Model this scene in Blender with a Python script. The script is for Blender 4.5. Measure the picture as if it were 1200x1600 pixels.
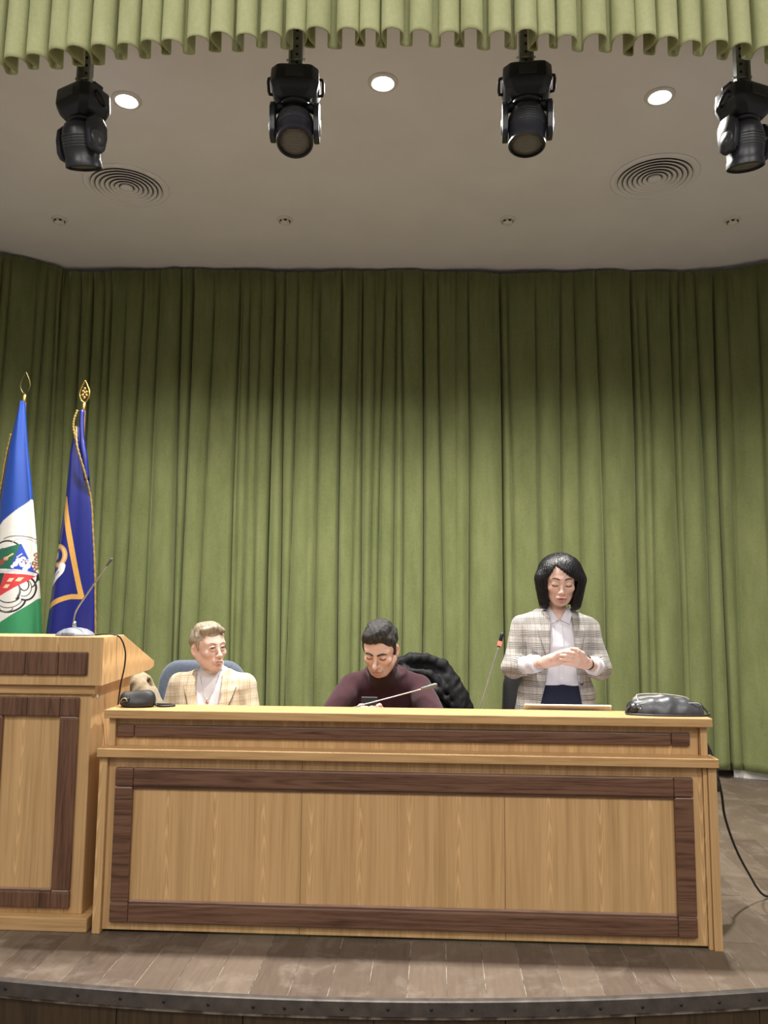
import bpy, bmesh, math, random
import numpy as np
from mathutils import Vector, Matrix

scene = bpy.context.scene
for o in list(bpy.data.objects):
    bpy.data.objects.remove(o)
COL = scene.collection
R = math.radians

# ---------------------------------------------------------------- camera
ROLL = 0.45
cd = bpy.data.cameras.new('camera')
cd.sensor_fit = 'VERTICAL'
cd.sensor_height = 36.0
cd.sensor_width = 27.0
cd.lens = 27.0
cd.clip_start = 0.05
cam = bpy.data.objects.new('camera', cd)
COL.objects.link(cam)
cam.matrix_world = (Matrix.Translation((0, 0, 1.40)) @ Matrix.Rotation(R(3.984), 4, 'Z')
                    @ Matrix.Rotation(R(90 + 6.305), 4, 'X') @ Matrix.Rotation(R(ROLL), 4, "Z"))
scene.camera = cam

# ---------------------------------------------------------------- world, lamps of the auditorium, exposure
scene.view_settings.view_transform = 'Standard'
scene.view_settings.look = 'None'
scene.view_settings.gamma = 1.0
scene.view_settings.use_curve_mapping = False
scene.view_settings.exposure = 0.24
w = bpy.data.worlds.new('world')
scene.world = w
w.use_nodes = True
w.node_tree.nodes['Background'].inputs[0].default_value = (1.0, 0.95, 0.88, 1)
w.node_tree.nodes['Background'].inputs[1].default_value = 0.30


def area(name, loc, tgt, size, sizey, power, col):
    l = bpy.data.lights.new(name, 'AREA')
    l.shape = 'RECTANGLE'
    l.size = size
    l.size_y = sizey
    l.energy = power
    l.color = col
    o = bpy.data.objects.new(name, l)
    COL.objects.link(o)
    o.location = loc
    o.rotation_euler = (Vector(tgt) - Vector(loc)).to_track_quat('-Z', 'Y').to_euler()
    return o


HOUSE = (1.0, 0.95, 0.89)
for hx in (-2.6, 0.2, 3.0):
    for hy, pw_ in ((-0.4, 62), (-2.6, 40), (-5.5, 28)):
        area('auditorium_lamp', (hx, hy, 5.2), (hx * 0.9, hy + 1.6, 0), 1.2, 0.6, pw_, HOUSE)

# ---------------------------------------------------------------- node helpers


def newmat(name):
    m = bpy.data.materials.new(name)
    m.use_nodes = True
    nt = m.node_tree
    b = nt.nodes['Principled BSDF']
    return m, nt, b


def N(nt, typ, **kw):
    n = nt.nodes.new(typ)
    for k, v in kw.items():
        if k.startswith('i_'):
            n.inputs[k[2:].replace('_', ' ')].default_value = v
        elif k.startswith('n_'):
            n.inputs[int(k[2:])].default_value = v
        else:
            setattr(n, k, v)
    return n


def L(nt, a, b):
    nt.links.new(a, b)


def ramp(nt, fac, stops):
    r = nt.nodes.new('ShaderNodeValToRGB')
    el = r.color_ramp.elements
    while len(el) < len(stops):
        el.new(0.5)
    for e, (p, c) in zip(el, stops):
        e.position = p
        e.color = (c[0], c[1], c[2], 1)
    L(nt, fac, r.inputs[0])
    return r.outputs[0]


def coords(nt, scale=(1, 1, 1), kind='Object', rot=(0, 0, 0)):
    tc = nt.nodes.new('ShaderNodeTexCoord')
    mp = nt.nodes.new('ShaderNodeMapping')
    mp.inputs['Scale'].default_value = scale
    mp.inputs['Rotation'].default_value = rot
    L(nt, tc.outputs[kind], mp.inputs[0])
    return mp.outputs[0]


def noise(nt, vec, scale, detail=3, rough=0.55, dist=0.0):
    n = N(nt, 'ShaderNodeTexNoise')
    n.inputs['Scale'].default_value = scale
    n.inputs['Detail'].default_value = detail
    n.inputs['Roughness'].default_value = rough
    n.inputs['Distortion'].default_value = dist
    if vec is not None:
        L(nt, vec, n.inputs['Vector'])
    return n.outputs[0]


def math_(nt, op, a, b=None, c=None):
    n = N(nt, 'ShaderNodeMath', operation=op)
    for i, v in enumerate((a, b, c)):
        if v is None:
            continue
        if isinstance(v, (int, float)):
            n.inputs[i].default_value = v
        else:
            L(nt, v, n.inputs[i])
    return n.outputs[0]


def mix(nt, fac, a, b, blend='MIX'):
    n = N(nt, 'ShaderNodeMix', data_type='RGBA', blend_type=blend)
    for sock, v in ((n.inputs['Factor'], fac), (n.inputs['A'], a), (n.inputs['B'], b)):
        pass
    f, a_, b_ = n.inputs[0], n.inputs[6], n.inputs[7]
    for s, v in ((f, fac), (a_, a), (b_, b)):
        if isinstance(v, (int, float)):
            s.default_value = v
        elif isinstance(v, tuple):
            s.default_value = (v[0], v[1], v[2], 1)
        else:
            L(nt, v, s)
    return n.outputs[2]


def bump(nt, b, h, strength=0.3, dist=0.01):
    n = N(nt, 'ShaderNodeBump')
    n.inputs['Strength'].default_value = strength
    n.inputs['Distance'].default_value = dist
    L(nt, h, n.inputs['Height'])
    L(nt, n.outputs[0], b.inputs['Normal'])


def plain(name, col, rough=0.5, metal=0.0, var=0.12, nscale=30, bmp=0.05, spec=0.5, sheen=0.0):
    """plain paint / plastic / metal with a little procedural variation"""
    m, nt, b = newmat(name)
    f = noise(nt, coords(nt), nscale, 3)
    c = ramp(nt, f, [(0.3, tuple(x * (1 - var) for x in col)), (0.7, tuple(min(1, x * (1 + var)) for x in col))])
    L(nt, c, b.inputs['Base Color'])
    b.inputs['Roughness'].default_value = rough
    b.inputs['Metallic'].default_value = metal
    b.inputs['Specular IOR Level'].default_value = spec
    b.inputs['Sheen Weight'].default_value = sheen
    if bmp:
        bump(nt, b, f, bmp, 0.004)
    return m


def wood(name, dark, light, axis='Z', sc=1.0, rough=0.42, contrast=1.0, cath=0.5, flame=False):
    """veneer with the grain along an axis: fine fibres and wavy cathedral figure"""
    m, nt, b = newmat(name)
    st = {'Z': (1, 1, 0.022 if flame else 0.055), 'X': (0.055, 1, 1), 'Y': (1, 0.055, 1)}[axis]
    v = coords(nt, st)
    oi = N(nt, 'ShaderNodeObjectInfo')
    add = N(nt, 'ShaderNodeVectorMath', operation='ADD')
    L(nt, v, add.inputs[0])
    sc_ = N(nt, 'ShaderNodeVectorMath', operation='SCALE')
    cmb = N(nt, 'ShaderNodeCombineXYZ')
    for i in range(3):
        L(nt, oi.outputs['Random'], cmb.inputs[i])
    L(nt, cmb.outputs[0], sc_.inputs[0])
    sc_.inputs['Scale'].default_value = 7.0
    L(nt, sc_.outputs[0], add.inputs[1])
    v = add.outputs[0]
    fine = noise(nt, v, 150 * sc, 4, 0.6)
    mid = noise(nt, v, 32 * sc, 3, 0.55)
    big = noise(nt, v, 9.5 * sc, 1.5, 0.4)
    rings = math_(nt, 'SINE', math_(nt, 'MULTIPLY', big, 85.0))
    rings = math_(nt, 'MULTIPLY', math_(nt, 'ADD', rings, 1.0), 0.5)
    f = math_(nt, 'ADD', math_(nt, 'MULTIPLY', fine, 0.40), math_(nt, 'MULTIPLY', mid, 0.45))
    f = math_(nt, 'ADD', f, math_(nt, 'MULTIPLY', rings, 0.25 * cath))
    lo, hi = 0.5 - 0.2 / contrast, 0.5 + 0.22 / contrast
    c = ramp(nt, f, [(max(0, lo), dark), (0.5, tuple((a + 2 * d) / 3 for a, d in zip(dark, light))), (min(1, hi), light)])
    if flame:
        # pale flame figure: nested arches in columns, on the straight grain
        raw = coords(nt)
        sp = N(nt, 'ShaderNodeSeparateXYZ')
        L(nt, raw, sp.inputs[0])
        lowz = noise(nt, coords(nt, (0.6, 0.6, 2.2)), 1.6, 2)
        xx = math_(nt, 'ADD', math_(nt, 'DIVIDE', sp.outputs[0], 0.205), math_(nt, 'MULTIPLY', lowz, 0.22))
        xx = math_(nt, 'ADD', xx, math_(nt, 'MULTIPLY', oi.outputs['Random'], 1.0))
        cxn = math_(nt, 'SUBTRACT', math_(nt, 'FRACT', xx), 0.5)
        idn = math_(nt, 'FLOOR', xx)
        par = math_(nt, 'SUBTRACT', math_(nt, 'FRACT', math_(nt, 'MULTIPLY', idn, 0.5)), 0.25)
        sgn = math_(nt, 'SIGN', par)
        zz = math_(nt, 'MULTIPLY', sp.outputs[2], sgn)
        ph = math_(nt, 'ADD', math_(nt, 'ADD', zz, math_(nt, 'MULTIPLY', math_(nt, 'MULTIPLY', cxn, cxn), 26.0)), math_(nt, 'MULTIPLY', mid, 0.10))
        ph = math_(nt, 'ADD', ph, math_(nt, 'MULTIPLY', idn, 0.37))
        ln = math_(nt, 'POWER', math_(nt, 'ABSOLUTE', math_(nt, 'SINE', math_(nt, 'MULTIPLY', ph, 26.0))), 5.0)
        mk = math_(nt, 'SUBTRACT', 1.0, math_(nt, 'MULTIPLY', math_(nt, 'ABSOLUTE', cxn), 5.5))
        mk = math_(nt, 'MAXIMUM', mk, 0.0)
        c = mix(nt, math_(nt, 'MULTIPLY', math_(nt, 'MULTIPLY', ln, mk), 0.55), c, tuple(min(1, q * 1.28) for q in light))
    L(nt, c, b.inputs['Base Color'])
    b.inputs['Roughness'].default_value = rough
    b.inputs['Specular IOR Level'].default_value = 0.4
    bump(nt, b, fine, 0.08, 0.002)
    return m


# ---------------------------------------------------------------- mesh helpers


def tag(o, label=None, cat=None, group=None, kind=None):
    if label:
        o['label'] = label
    if cat:
        o['category'] = cat
    if group:
        o['group'] = group
    if kind:
        o['kind'] = kind
    return o


def empty(name, loc=(0, 0, 0), rz=0.0, label=None, cat=None, group=None):
    o = bpy.data.objects.new(name, None)
    o.empty_display_size = 0.1
    COL.objects.link(o)
    o.location = loc
    o.rotation_euler = (0, 0, rz)
    return tag(o, label, cat, group)


def link(name, me, mat=None, parent=None):
    o = bpy.data.objects.new(name, me)
    COL.objects.link(o)
    if mat is not None:
        me.materials.clear()
        me.materials.append(mat)
    if parent is not None:
        o.parent = parent
    return o


def pymesh(name, verts, faces, mat=None, parent=None, smooth=False):
    me = bpy.data.meshes.new(name)
    me.from_pydata([tuple(v) for v in verts], [], [tuple(f) for f in faces])
    me.update()
    if smooth:
        me.polygons.foreach_set('use_smooth', [True] * len(me.polygons))
    return link(name, me, mat, parent)


def npmesh(name, V, Q, mat=None, parent=None, smooth=True, colors=None):
    """fast mesh from numpy verts (n,3) and quads (m,4)"""
    me = bpy.data.meshes.new(name)
    V = np.ascontiguousarray(V, np.float32)
    Q = np.ascontiguousarray(Q, np.int32)
    k = Q.shape[1]
    me.vertices.add(len(V))
    me.vertices.foreach_set('co', V.ravel())
    me.loops.add(Q.size)
    me.loops.foreach_set('vertex_index', Q.ravel())
    me.polygons.add(len(Q))
    me.polygons.foreach_set('loop_start', np.arange(0, Q.size, k, dtype=np.int32))
    me.polygons.foreach_set('loop_total', np.full(len(Q), k, np.int32))
    me.polygons.foreach_set('use_smooth', np.full(len(Q), smooth, bool))
    if colors is not None:
        ca = me.color_attributes.new('col', 'FLOAT_COLOR', 'POINT')
        cc = np.ones((len(V), 4), np.float32)
        cc[:, :3] = colors
        ca.data.foreach_set('color', cc.ravel())
    me.update(calc_edges=True)
    me.validate()
    return link(name, me, mat, parent)


def bmobj(name, bm, mat=None, parent=None, smooth=False):
    me = bpy.data.meshes.new(name)
    bmesh.ops.recalc_face_normals(bm, faces=bm.faces)
    bm.to_mesh(me)
    bm.free()
    if smooth:
        me.polygons.foreach_set('use_smooth', [True] * len(me.polygons))
    return link(name, me, mat, parent)


def bm_box(bm, x0, x1, y0, y1, z0, z1, bev=0.0, seg=2, M=None):
    r = bmesh.ops.create_cube(bm, size=1.0)
    vs = r['verts']
    for v in vs:
        v.co = Vector(((x0 + x1) / 2 + v.co.x * (x1 - x0), (y0 + y1) / 2 + v.co.y * (y1 - y0), (z0 + z1) / 2 + v.co.z * (z1 - z0)))
    if bev > 0:
        es = list({e for v in vs for e in v.link_edges})
        rr = bmesh.ops.bevel(bm, geom=es, offset=bev, segments=seg, profile=0.5, affect='EDGES')
        vs = [v for v in rr['verts']]
        vs = list({v for f in rr['faces'] for v in f.verts} | set(x for x in vs if x.is_valid))
    if M is not None:
        bmesh.ops.transform(bm, matrix=M, verts=[v for v in vs if v.is_valid])
    return vs


def box(name, x0, x1, y0, y1, z0, z1, mat, parent=None, bev=0.003, seg=2):
    bm = bmesh.new()
    bm_box(bm, x0, x1, y0, y1, z0, z1, bev, seg)
    return bmobj(name, bm, mat, parent)


def prism(name, poly, y0, y1, mat, parent=None, plane='XZ', bev=0.0):
    """extrude a polygon given in a plane"""
    bm = bmesh.new()

    def P(a, b, c):
        return {'XZ': (a, c, b), 'YZ': (c, a, b), 'XY': (a, b, c)}[plane]
    va = [bm.verts.new(P(a, b, y0)) for a, b in poly]
    vb = [bm.verts.new(P(a, b, y1)) for a, b in poly]
    bm.faces.new(va)
    bm.faces.new(list(reversed(vb)))
    n = len(poly)
    for i in range(n):
        bm.faces.new((va[i], vb[i], vb[(i + 1) % n], va[(i + 1) % n]))
    bmesh.ops.recalc_face_normals(bm, faces=bm.faces)
    if bev:
        bmesh.ops.bevel(bm, geom=list(bm.edges), offset=bev, segments=2, profile=0.5, affect='EDGES')
    return bmobj(name, bm, mat, parent)


def spline(pts, n):
    """Catmull-Rom through points"""
    P = [np.array(p, float) for p in pts]
    P = [2 * P[0] - P[1]] + P + [2 * P[-1] - P[-2]]
    out = []
    segs = len(P) - 3
    for i in range(segs):
        p0, p1, p2, p3 = P[i:i + 4]
        m = n if i < segs - 1 else n + 1
        for k in range(m):
            t = k / n
            out.append(0.5 * ((2 * p1) + (-p0 + p2) * t + (2 * p0 - 5 * p1 + 4 * p2 - p3) * t * t + (-p0 + 3 * p1 - 3 * p2 + p3) * t ** 3))
    return np.array(out)


def bm_tube(bm, pts, rad, seg=8, cap=True):
    pts = [Vector(p) for p in pts]
    n = len(pts)
    rr = rad if hasattr(rad, '__len__') else [rad] * n
    rings = []
    t0 = (pts[1] - pts[0]).normalized()
    up = Vector((0, 0, 1)) if abs(t0.z) < 0.9 else Vector((1, 0, 0))
    a = t0.cross(up).normalized()
    for i in range(n):
        t = (pts[min(i + 1, n - 1)] - pts[max(i - 1, 0)]).normalized()
        a = (a - t * a.dot(t)).normalized()
        b = t.cross(a)
        rings.append([bm.verts.new(pts[i] + (a * math.cos(2 * math.pi * k / seg) + b * math.sin(2 * math.pi * k / seg)) * rr[i]) for k in range(seg)])
    for i in range(n - 1):
        for k in range(seg):
            bm.faces.new((rings[i][k], rings[i][(k + 1) % seg], rings[i + 1][(k + 1) % seg], rings[i + 1][k]))
    if cap:
        bm.faces.new(rings[0][::-1])
        bm.faces.new(rings[-1])


def tube(name, pts, rad, mat, parent=None, seg=8):
    bm = bmesh.new()
    bm_tube(bm, pts, rad, seg)
    return bmobj(name, bm, mat, parent, True)


def bm_lathe(bm, prof, seg=32, M=None, close=True):
    """profile of (r, z) turned about Z"""
    rings = []
    for r, z in prof:
        if r < 1e-6:
            rings.append([bm.verts.new((0, 0, z))])
        else:
            rings.append([bm.verts.new((r * math.cos(2 * math.pi * k / seg), r * math.sin(2 * math.pi * k / seg), z)) for k in range(seg)])
    for a, b in zip(rings[:-1], rings[1:]):
        for k in range(seg):
            k2 = (k + 1) % seg
            if len(a) == 1 and len(b) == 1:
                continue
            if len(a) == 1:
                bm.faces.new((a[0], b[k], b[k2]))
            elif len(b) == 1:
                bm.faces.new((a[k], a[k2], b[0]))
            else:
                bm.faces.new((a[k], a[k2], b[k2], b[k]))
    if M is not None:
        bmesh.ops.transform(bm, matrix=M, verts=[v for r in rings for v in r])


def lathe(name, prof, mat, parent=None, seg=32, M=None, smooth=True):
    bm = bmesh.new()
    bm_lathe(bm, prof, seg, M)
    return bmobj(name, bm, mat, parent, smooth)


def autosmooth(o, ang=35):
    me = o.data
    me.polygons.foreach_set('use_smooth', [True] * len(me.polygons))
    bm = bmesh.new()
    bm.from_mesh(me)
    for e in bm.edges:
        e.smooth = not (len(e.link_faces) == 2 and e.calc_face_angle(0) > R(ang))
    bm.to_mesh(me)
    bm.free()
    return o


def copy_tree(o, parent=None):
    c = o.copy()
    COL.objects.link(c)
    c.parent = parent
    for ch in o.children:
        copy_tree(ch, c)
    return c


def grid_quads(nu, nv, closed=False):
    i, j = np.meshgrid(np.arange(nu - 1), np.arange(nv if closed else nv - 1), indexing='ij')
    j2 = (j + 1) % nv
    return np.stack([i * nv + j, i * nv + j2, (i + 1) * nv + j2, (i + 1) * nv + j], -1).reshape(-1, 4)


# ---------------------------------------------------------------- materials
OAK_V = wood('oak_veneer_vertical', (0.40, 0.235, 0.100), (0.63, 0.405, 0.195), 'Z', 1.0, 0.42, 0.95, 0.22, True)
OAK_H = wood('oak_veneer_horizontal', (0.37, 0.215, 0.088), (0.58, 0.365, 0.170), 'X', 1.0, 0.38, 1.0, 0.4)
WAL_H = wood('walnut_horizontal', (0.052, 0.024, 0.014), (0.195, 0.100, 0.062), 'X', 1.3, 0.35, 0.95, 0.5)
WAL_V = wood('walnut_vertical', (0.052, 0.024, 0.014), (0.185, 0.095, 0.058), 'Z', 1.3, 0.35, 0.95, 0.5)
WAL_C = wood('walnut_cross', (0.052, 0.024, 0.014), (0.185, 0.095, 0.058), 'X', 1.0, 0.35, 1.0, 0.6)
WAL_L = wood('walnut_painted_highlight', (0.15, 0.085, 0.062), (0.36, 0.235, 0.185), 'X', 1.3, 0.3, 0.95, 0.3)  # paler walnut for beads: bevel highlights painted into the colour
BLACK = plain('black_plastic', (0.012, 0.012, 0.014), 0.45)
STEEL = plain('brushed_steel', (0.55, 0.55, 0.53), 0.3, 1.0)
GREYMETAL = plain('grey_metal', (0.30, 0.31, 0.285), 0.45, 0.4)
WHITE = plain('white_paint', (0.78, 0.77, 0.74), 0.55, 0, 0.04)


def velvet(name, dark, light, sheen=0.35):
    m, nt, b = newmat(name)
    v = coords(nt)
    vs = coords(nt, (1, 1, 0.22))
    a = noise(nt, vs, 9, 4, 0.6)
    c_ = noise(nt, v, 55, 4, 0.7)
    f = math_(nt, 'ADD', math_(nt, 'MULTIPLY', a, 0.65), math_(nt, 'MULTIPLY', c_, 0.35))
    c = ramp(nt, f, [(0.32, dark), (0.68, light)])
    L(nt, c, b.inputs['Base Color'])
    b.inputs['Roughness'].default_value = 0.9
    b.inputs['Specular IOR Level'].default_value = 0.15
    b.inputs['Sheen Weight'].default_value = sheen
    b.inputs['Sheen Roughness'].default_value = 0.45
    b.inputs['Sheen Tint'].default_value = (0.8, 0.85, 0.5, 1)
    bump(nt, b, c_, 0.25, 0.004)
    return m


VELVET = velvet('green_velvet', (0.115, 0.134, 0.050), (0.180, 0.198, 0.082))
VALANCE = velvet('pale_green_velvet', (0.35, 0.37, 0.19), (0.49, 0.505, 0.285), 0.3)

# ---------------------------------------------------------------- the stage floor, edge and fascia


def edge_y(x):
    """the curved front edge of the stage"""
    return 2.847 + 0.080 * x + 0.057 * x * x


CEIL = 4.2
FX0, FX1, FBACK = -4.2, 4.0, 6.75
m, nt, b = newmat('subfloor_dust')
L(nt, ramp(nt, noise(nt, coords(nt), 14, 4), [(0.42, (0.08, 0.06, 0.045)), (0.62, (0.29, 0.25, 0.205))]), b.inputs['Base Color'])
b.inputs['Roughness'].default_value = 0.8
SUB = m
xs = np.linspace(FX0, FX1, 60)
poly = [(x, edge_y(x) + 0.004) for x in xs] + [(FX1, FBACK), (FX0, FBACK)]
floor = prism('floor', poly, -0.06, -0.0012, SUB, plane='XY')
tag(floor, 'grey brown laminate plank floor of the stage', kind='structure')


def plank_mat():
    m, nt, b = newmat('laminate_plank')
    oi = N(nt, 'ShaderNodeObjectInfo')
    tc = N(nt, 'ShaderNodeTexCoord')
    mp = N(nt, 'ShaderNodeMapping')
    mp.inputs['Scale'].default_value = (1, 0.09, 1)
    ad = N(nt, 'ShaderNodeVectorMath', operation='ADD')
    L(nt, tc.outputs['Object'], ad.inputs[0])
    L(nt, oi.outputs['Location'], ad.inputs[1])
    L(nt, ad.outputs[0], mp.inputs[0])
    fib = noise(nt, mp.outputs[0], 60, 4, 0.65)
    scuff = noise(nt, ad.outputs[0], 5.5, 6, 0.7, 0.6)
    spots = noise(nt, ad.outputs[0], 26, 4, 0.7)
    f = math_(nt, 'ADD', math_(nt, 'MULTIPLY', fib, 0.5), math_(nt, 'MULTIPLY', oi.outputs['Random'], 0.42))
    c = ramp(nt, f, [(0.12, (0.070, 0.049, 0.036)), (0.45, (0.112, 0.082, 0.061)), (0.85, (0.165, 0.125, 0.094))])
    sc = math_(nt, 'MULTIPLY', math_(nt, 'SUBTRACT', scuff, 0.5), 2.2)
    sc = math_(nt, 'MAXIMUM', sc, 0.0)
    c = mix(nt, sc, c, (0.25, 0.205, 0.165))
    dk = math_(nt, 'MAXIMUM', math_(nt, 'MULTIPLY', math_(nt, 'SUBTRACT', spots, 0.62), 3.0), 0.0)
    c = mix(nt, dk, c, (0.05, 0.038, 0.03))
    L(nt, c, b.inputs['Base Color'])
    r = math_(nt, 'ADD', 0.30, math_(nt, 'MULTIPLY', scuff, 0.3))
    L(nt, r, b.inputs['Roughness'])
    b.inputs['Specular IOR Level'].default_value = 0.45
    bump(nt, b, fib, 0.1, 0.002)
    return m


PLANK = plank_mat()
random.seed(4)
PW, PL = 0.1405, 1.29
mid_mesh = None
col = 0
x = FX0 + 0.02
gap = 0.0032
while x + PW < FX1:
    off = [0.62, 1.05, 0.35, 0.84][col % 4] + random.uniform(-0.05, 0.05)
    y0 = edge_y(x + PW / 2)
    # the front plank is cut along the curved edge
    xa, xb = x + gap / 2, x + PW - gap / 2
    ya, yb, y1 = edge_y(xa) + 0.012, edge_y(xb) + 0.012, y0 + off
    cx, cy = x + PW / 2, (y0 + y1) / 2
    vs = []
    for z in (-0.0011, 0.0):
        vs += [(xa - cx, ya - cy, z), (xb - cx, yb - cy, z), (xb - cx, y1 - gap / 2 - cy, z), (xa - cx, y1 - gap / 2 - cy, z)]
    fs = [(4, 5, 6, 7), (0, 1, 5, 4), (1, 2, 6, 5), (2, 3, 7, 6), (3, 0, 4, 7), (3, 2, 1, 0)]
    o = pymesh('plank', vs, fs, PLANK, floor)
    o.location = (cx, cy, 0)
    y = y1
    while y < FBACK - 0.02:
        ln = PL
        if y + ln > FBACK:
            ln = FBACK - y
        if mid_mesh is None and ln == PL:
            bm = bmesh.new()
            bm_box(bm, -PW / 2 + gap / 2, PW / 2 - gap / 2, -PL / 2 + gap / 2, PL / 2 - gap / 2, -0.0011, 0.0, 0)
            o = bmobj('plank', bm, PLANK, floor)
            mid_mesh = o.data
        elif ln == PL:
            o = link('plank', mid_mesh, None, floor)
        else:
            bm = bmesh.new()
            bm_box(bm, -PW / 2 + gap / 2, PW / 2 - gap / 2, -ln / 2 + gap / 2, ln / 2, -0.0011, 0.0, 0)
            o = bmobj('plank', bm, PLANK, floor)
        o.location = (x + PW / 2, y + ln / 2, 0)
        y += ln
    x += PW
    col += 1

# metal nosing along the edge, with screws
TRIM = plain('worn_grey_metal', (0.150, 0.135, 0.125), 0.42, 0.75, 0.25, 18, 0.1)


def curve_strip(name, prof, mat, parent=None, x0=FX0, x1=FX1, n=120, smooth=False):
    """sweep an (offset toward the hall, z) profile along the stage edge"""
    V = []
    X = np.linspace(x0, x1, n)
    k = len(prof)
    for xx in X:
        d = 0.080 + 0.114 * xx
        l = math.hypot(1, d)
        nx, ny = d / l, -1 / l
        for o_, z in prof:
            V.append((xx + nx * o_, edge_y(xx) + ny * o_, z))
    Q = grid_quads(n, k, True)
    o = npmesh(name, np.array(V), Q[:, ::-1], mat, parent, smooth)
    return o


trim = curve_strip('trim_1', [(-0.022, 0.0), (-0.022, 0.0035), (0.000, 0.0045), (0.0045, 0.001), (0.0045, -0.046), (0.0, -0.047), (0.0, 0.0)], TRIM)
tag(trim, 'grey metal nosing along the curved stage edge', kind='structure')
SCREW = plain('dark_screw', (0.035, 0.03, 0.028), 0.4, 0.7)
bm = bmesh.new()
bm_lathe(bm, [(0, 0.003), (0.0045, 0.0026), (0.0062, 0.0), (0.0062, -0.002)], 12, Matrix.Rotation(R(90), 4, 'X'))
sm = None
scr_x = [-1.85, -1.56, -1.28, -1.12, -0.96, -0.80, -0.64, -0.53, -0.47, -0.33, -0.17, -0.02, 0.12, 0.27, 0.42, 0.57, 0.72, 0.86, 1.0, 1.15, 1.31, 1.5, -2.1, 1.7]
for i, xx in enumerate(scr_x):
    d = 0.080 + 0.114 * xx
    l = math.hypot(1, d)
    if sm is None:
        o = bmobj('screw', bm, SCREW, trim, True)
        sm = o.data
    else:
        o = link('screw', sm, None, trim)
    o.location = (xx + d / l * 0.0045, edge_y(xx) - 0.0045 / l, -0.024 + 0.002 * math.sin(i * 7))
    o.rotation_euler = (0, 0, math.atan(d))

FASCIA = wood('fascia_wood', (0.030, 0.019, 0.010), (0.070, 0.046, 0.024), 'Z', 0.7, 0.5, 1.0, 0.4)
fasc = curve_strip('wall_stage_front', [(-0.06, -0.05), (-0.036, -0.05), (-0.036, -0.95), (-0.06, -0.95)], SUB)
tag(fasc, 'brown wooden front of the stage below the metal nosing', kind='structure')
pw = 0.46
xx = -3.9
while xx < 3.8:
    o = curve_strip('panel', [(-0.034, -0.05), (-0.014, -0.05), (-0.014, -0.92), (-0.034, -0.92)], FASCIA, fasc, xx + 0.002, xx + pw - 0.002, 8)
    n_ = 8
    bm = bmesh.new()
    bm.from_mesh(o.data)
    bmesh.ops.holes_fill(bm, edges=[e for e in bm.edges if e.is_boundary])
    bm.to_mesh(o.data)
    bm.free()
    xx += pw

# hall floor below the stage
HALL = plain('hall_carpet', (0.09, 0.06, 0.045), 0.9, 0, 0.2, 40)
hall = box('floor_hall', -7, 7, -8, 3.2, -1.05, -0.95, HALL, None, 0)
tag(hall, 'hall floor in front of the stage', kind='structure')

# ---------------------------------------------------------------- ceiling and walls
m, nt, b = newmat('ceiling_plaster')
f = noise(nt, coords(nt), 2.2, 3)
g = noise(nt, coords(nt), 120, 3)
L(nt, ramp(nt, f, [(0.3, (0.84, 0.83, 0.90)), (0.7, (0.89, 0.88, 0.95))]), b.inputs['Base Color'])
b.inputs['Roughness'].default_value = 0.85
bump(nt, b, g, 0.06, 0.003)
PLASTER = m
BKL, BKR = (-3.159, 6.133), (2.10, 6.455)        # upper corners of the back drapes
WL, WR = (-4.15, 5.33), (3.45, 6.00)             # far ends of the wing drapes
wn = [(x_, 3.19 + 0.064 * x_ + 0.046 * x_ * x_) for x_ in np.linspace(-4.6, 4.4, 40)] + [(4.4, 6.9), (-4.6, 6.9)]
ceiling = prism('ceiling', wn, CEIL, CEIL + 0.12, PLASTER, plane='XY')
tag(ceiling, 'flat pale grey plaster ceiling over the stage', kind='structure')
WALLM = plain('wall_paint', (0.62, 0.60, 0.54), 0.8, 0, 0.04)


def wall(name, p, q, z0, z1, th=0.1, mat=WALLM):
    p, q = Vector((p[0], p[1], 0)), Vector((q[0], q[1], 0))
    d = (q - p).normalized()
    n = Vector((-d.y, d.x, 0)) * th
    vs = []
    for z in (z0, z1):
        vs += [(p.x, p.y, z), (q.x, q.y, z), (q.x + n.x, q.y + n.y, z), (p.x + n.x, p.y + n.y, z)]
    fs = [(4, 5, 6, 7), (0, 1, 5, 4), (1, 2, 6, 5), (2, 3, 7, 6), (3, 0, 4, 7), (3, 2, 1, 0)]
    return tag(pymesh(name, vs, fs, mat), kind='structure')


wall('wall_back', (-4.3, 6.28), (3.9, 6.79), 0, CEIL)
wall('wall_left', (-4.4, 2.95), (-4.3, 6.28), 0, CEIL)
wall('wall_right', (3.9, 6.79), (3.95, 2.95), 0, CEIL)
wall('baseboard_back', (BKL[0], BKL[1] + 0.05), (BKR[0], BKR[1] + 0.05), 0, 0.06, 0.02, WHITE)
wall('baseboard_right', (BKR[0] + 0.25, BKR[1] + 0.01), (WR[0], WR[1] + 0.05), 0, 0.06, 0.02, WHITE)
hd = wall('wall_proscenium_header', (-4.6, 2.72), (4.4, 2.72), 4.45, 6.2, 0.3, WALLM)
for nm, a_, b_ in (('wall_proscenium_left', (-6.6, 2.95), (-3.9, 2.95)), ('wall_proscenium_right', (3.75, 2.95), (6.6, 2.95))):
    wall(nm, a_, b_, -0.95, 6.2)

# ---------------------------------------------------------------- velvet drapes


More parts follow.
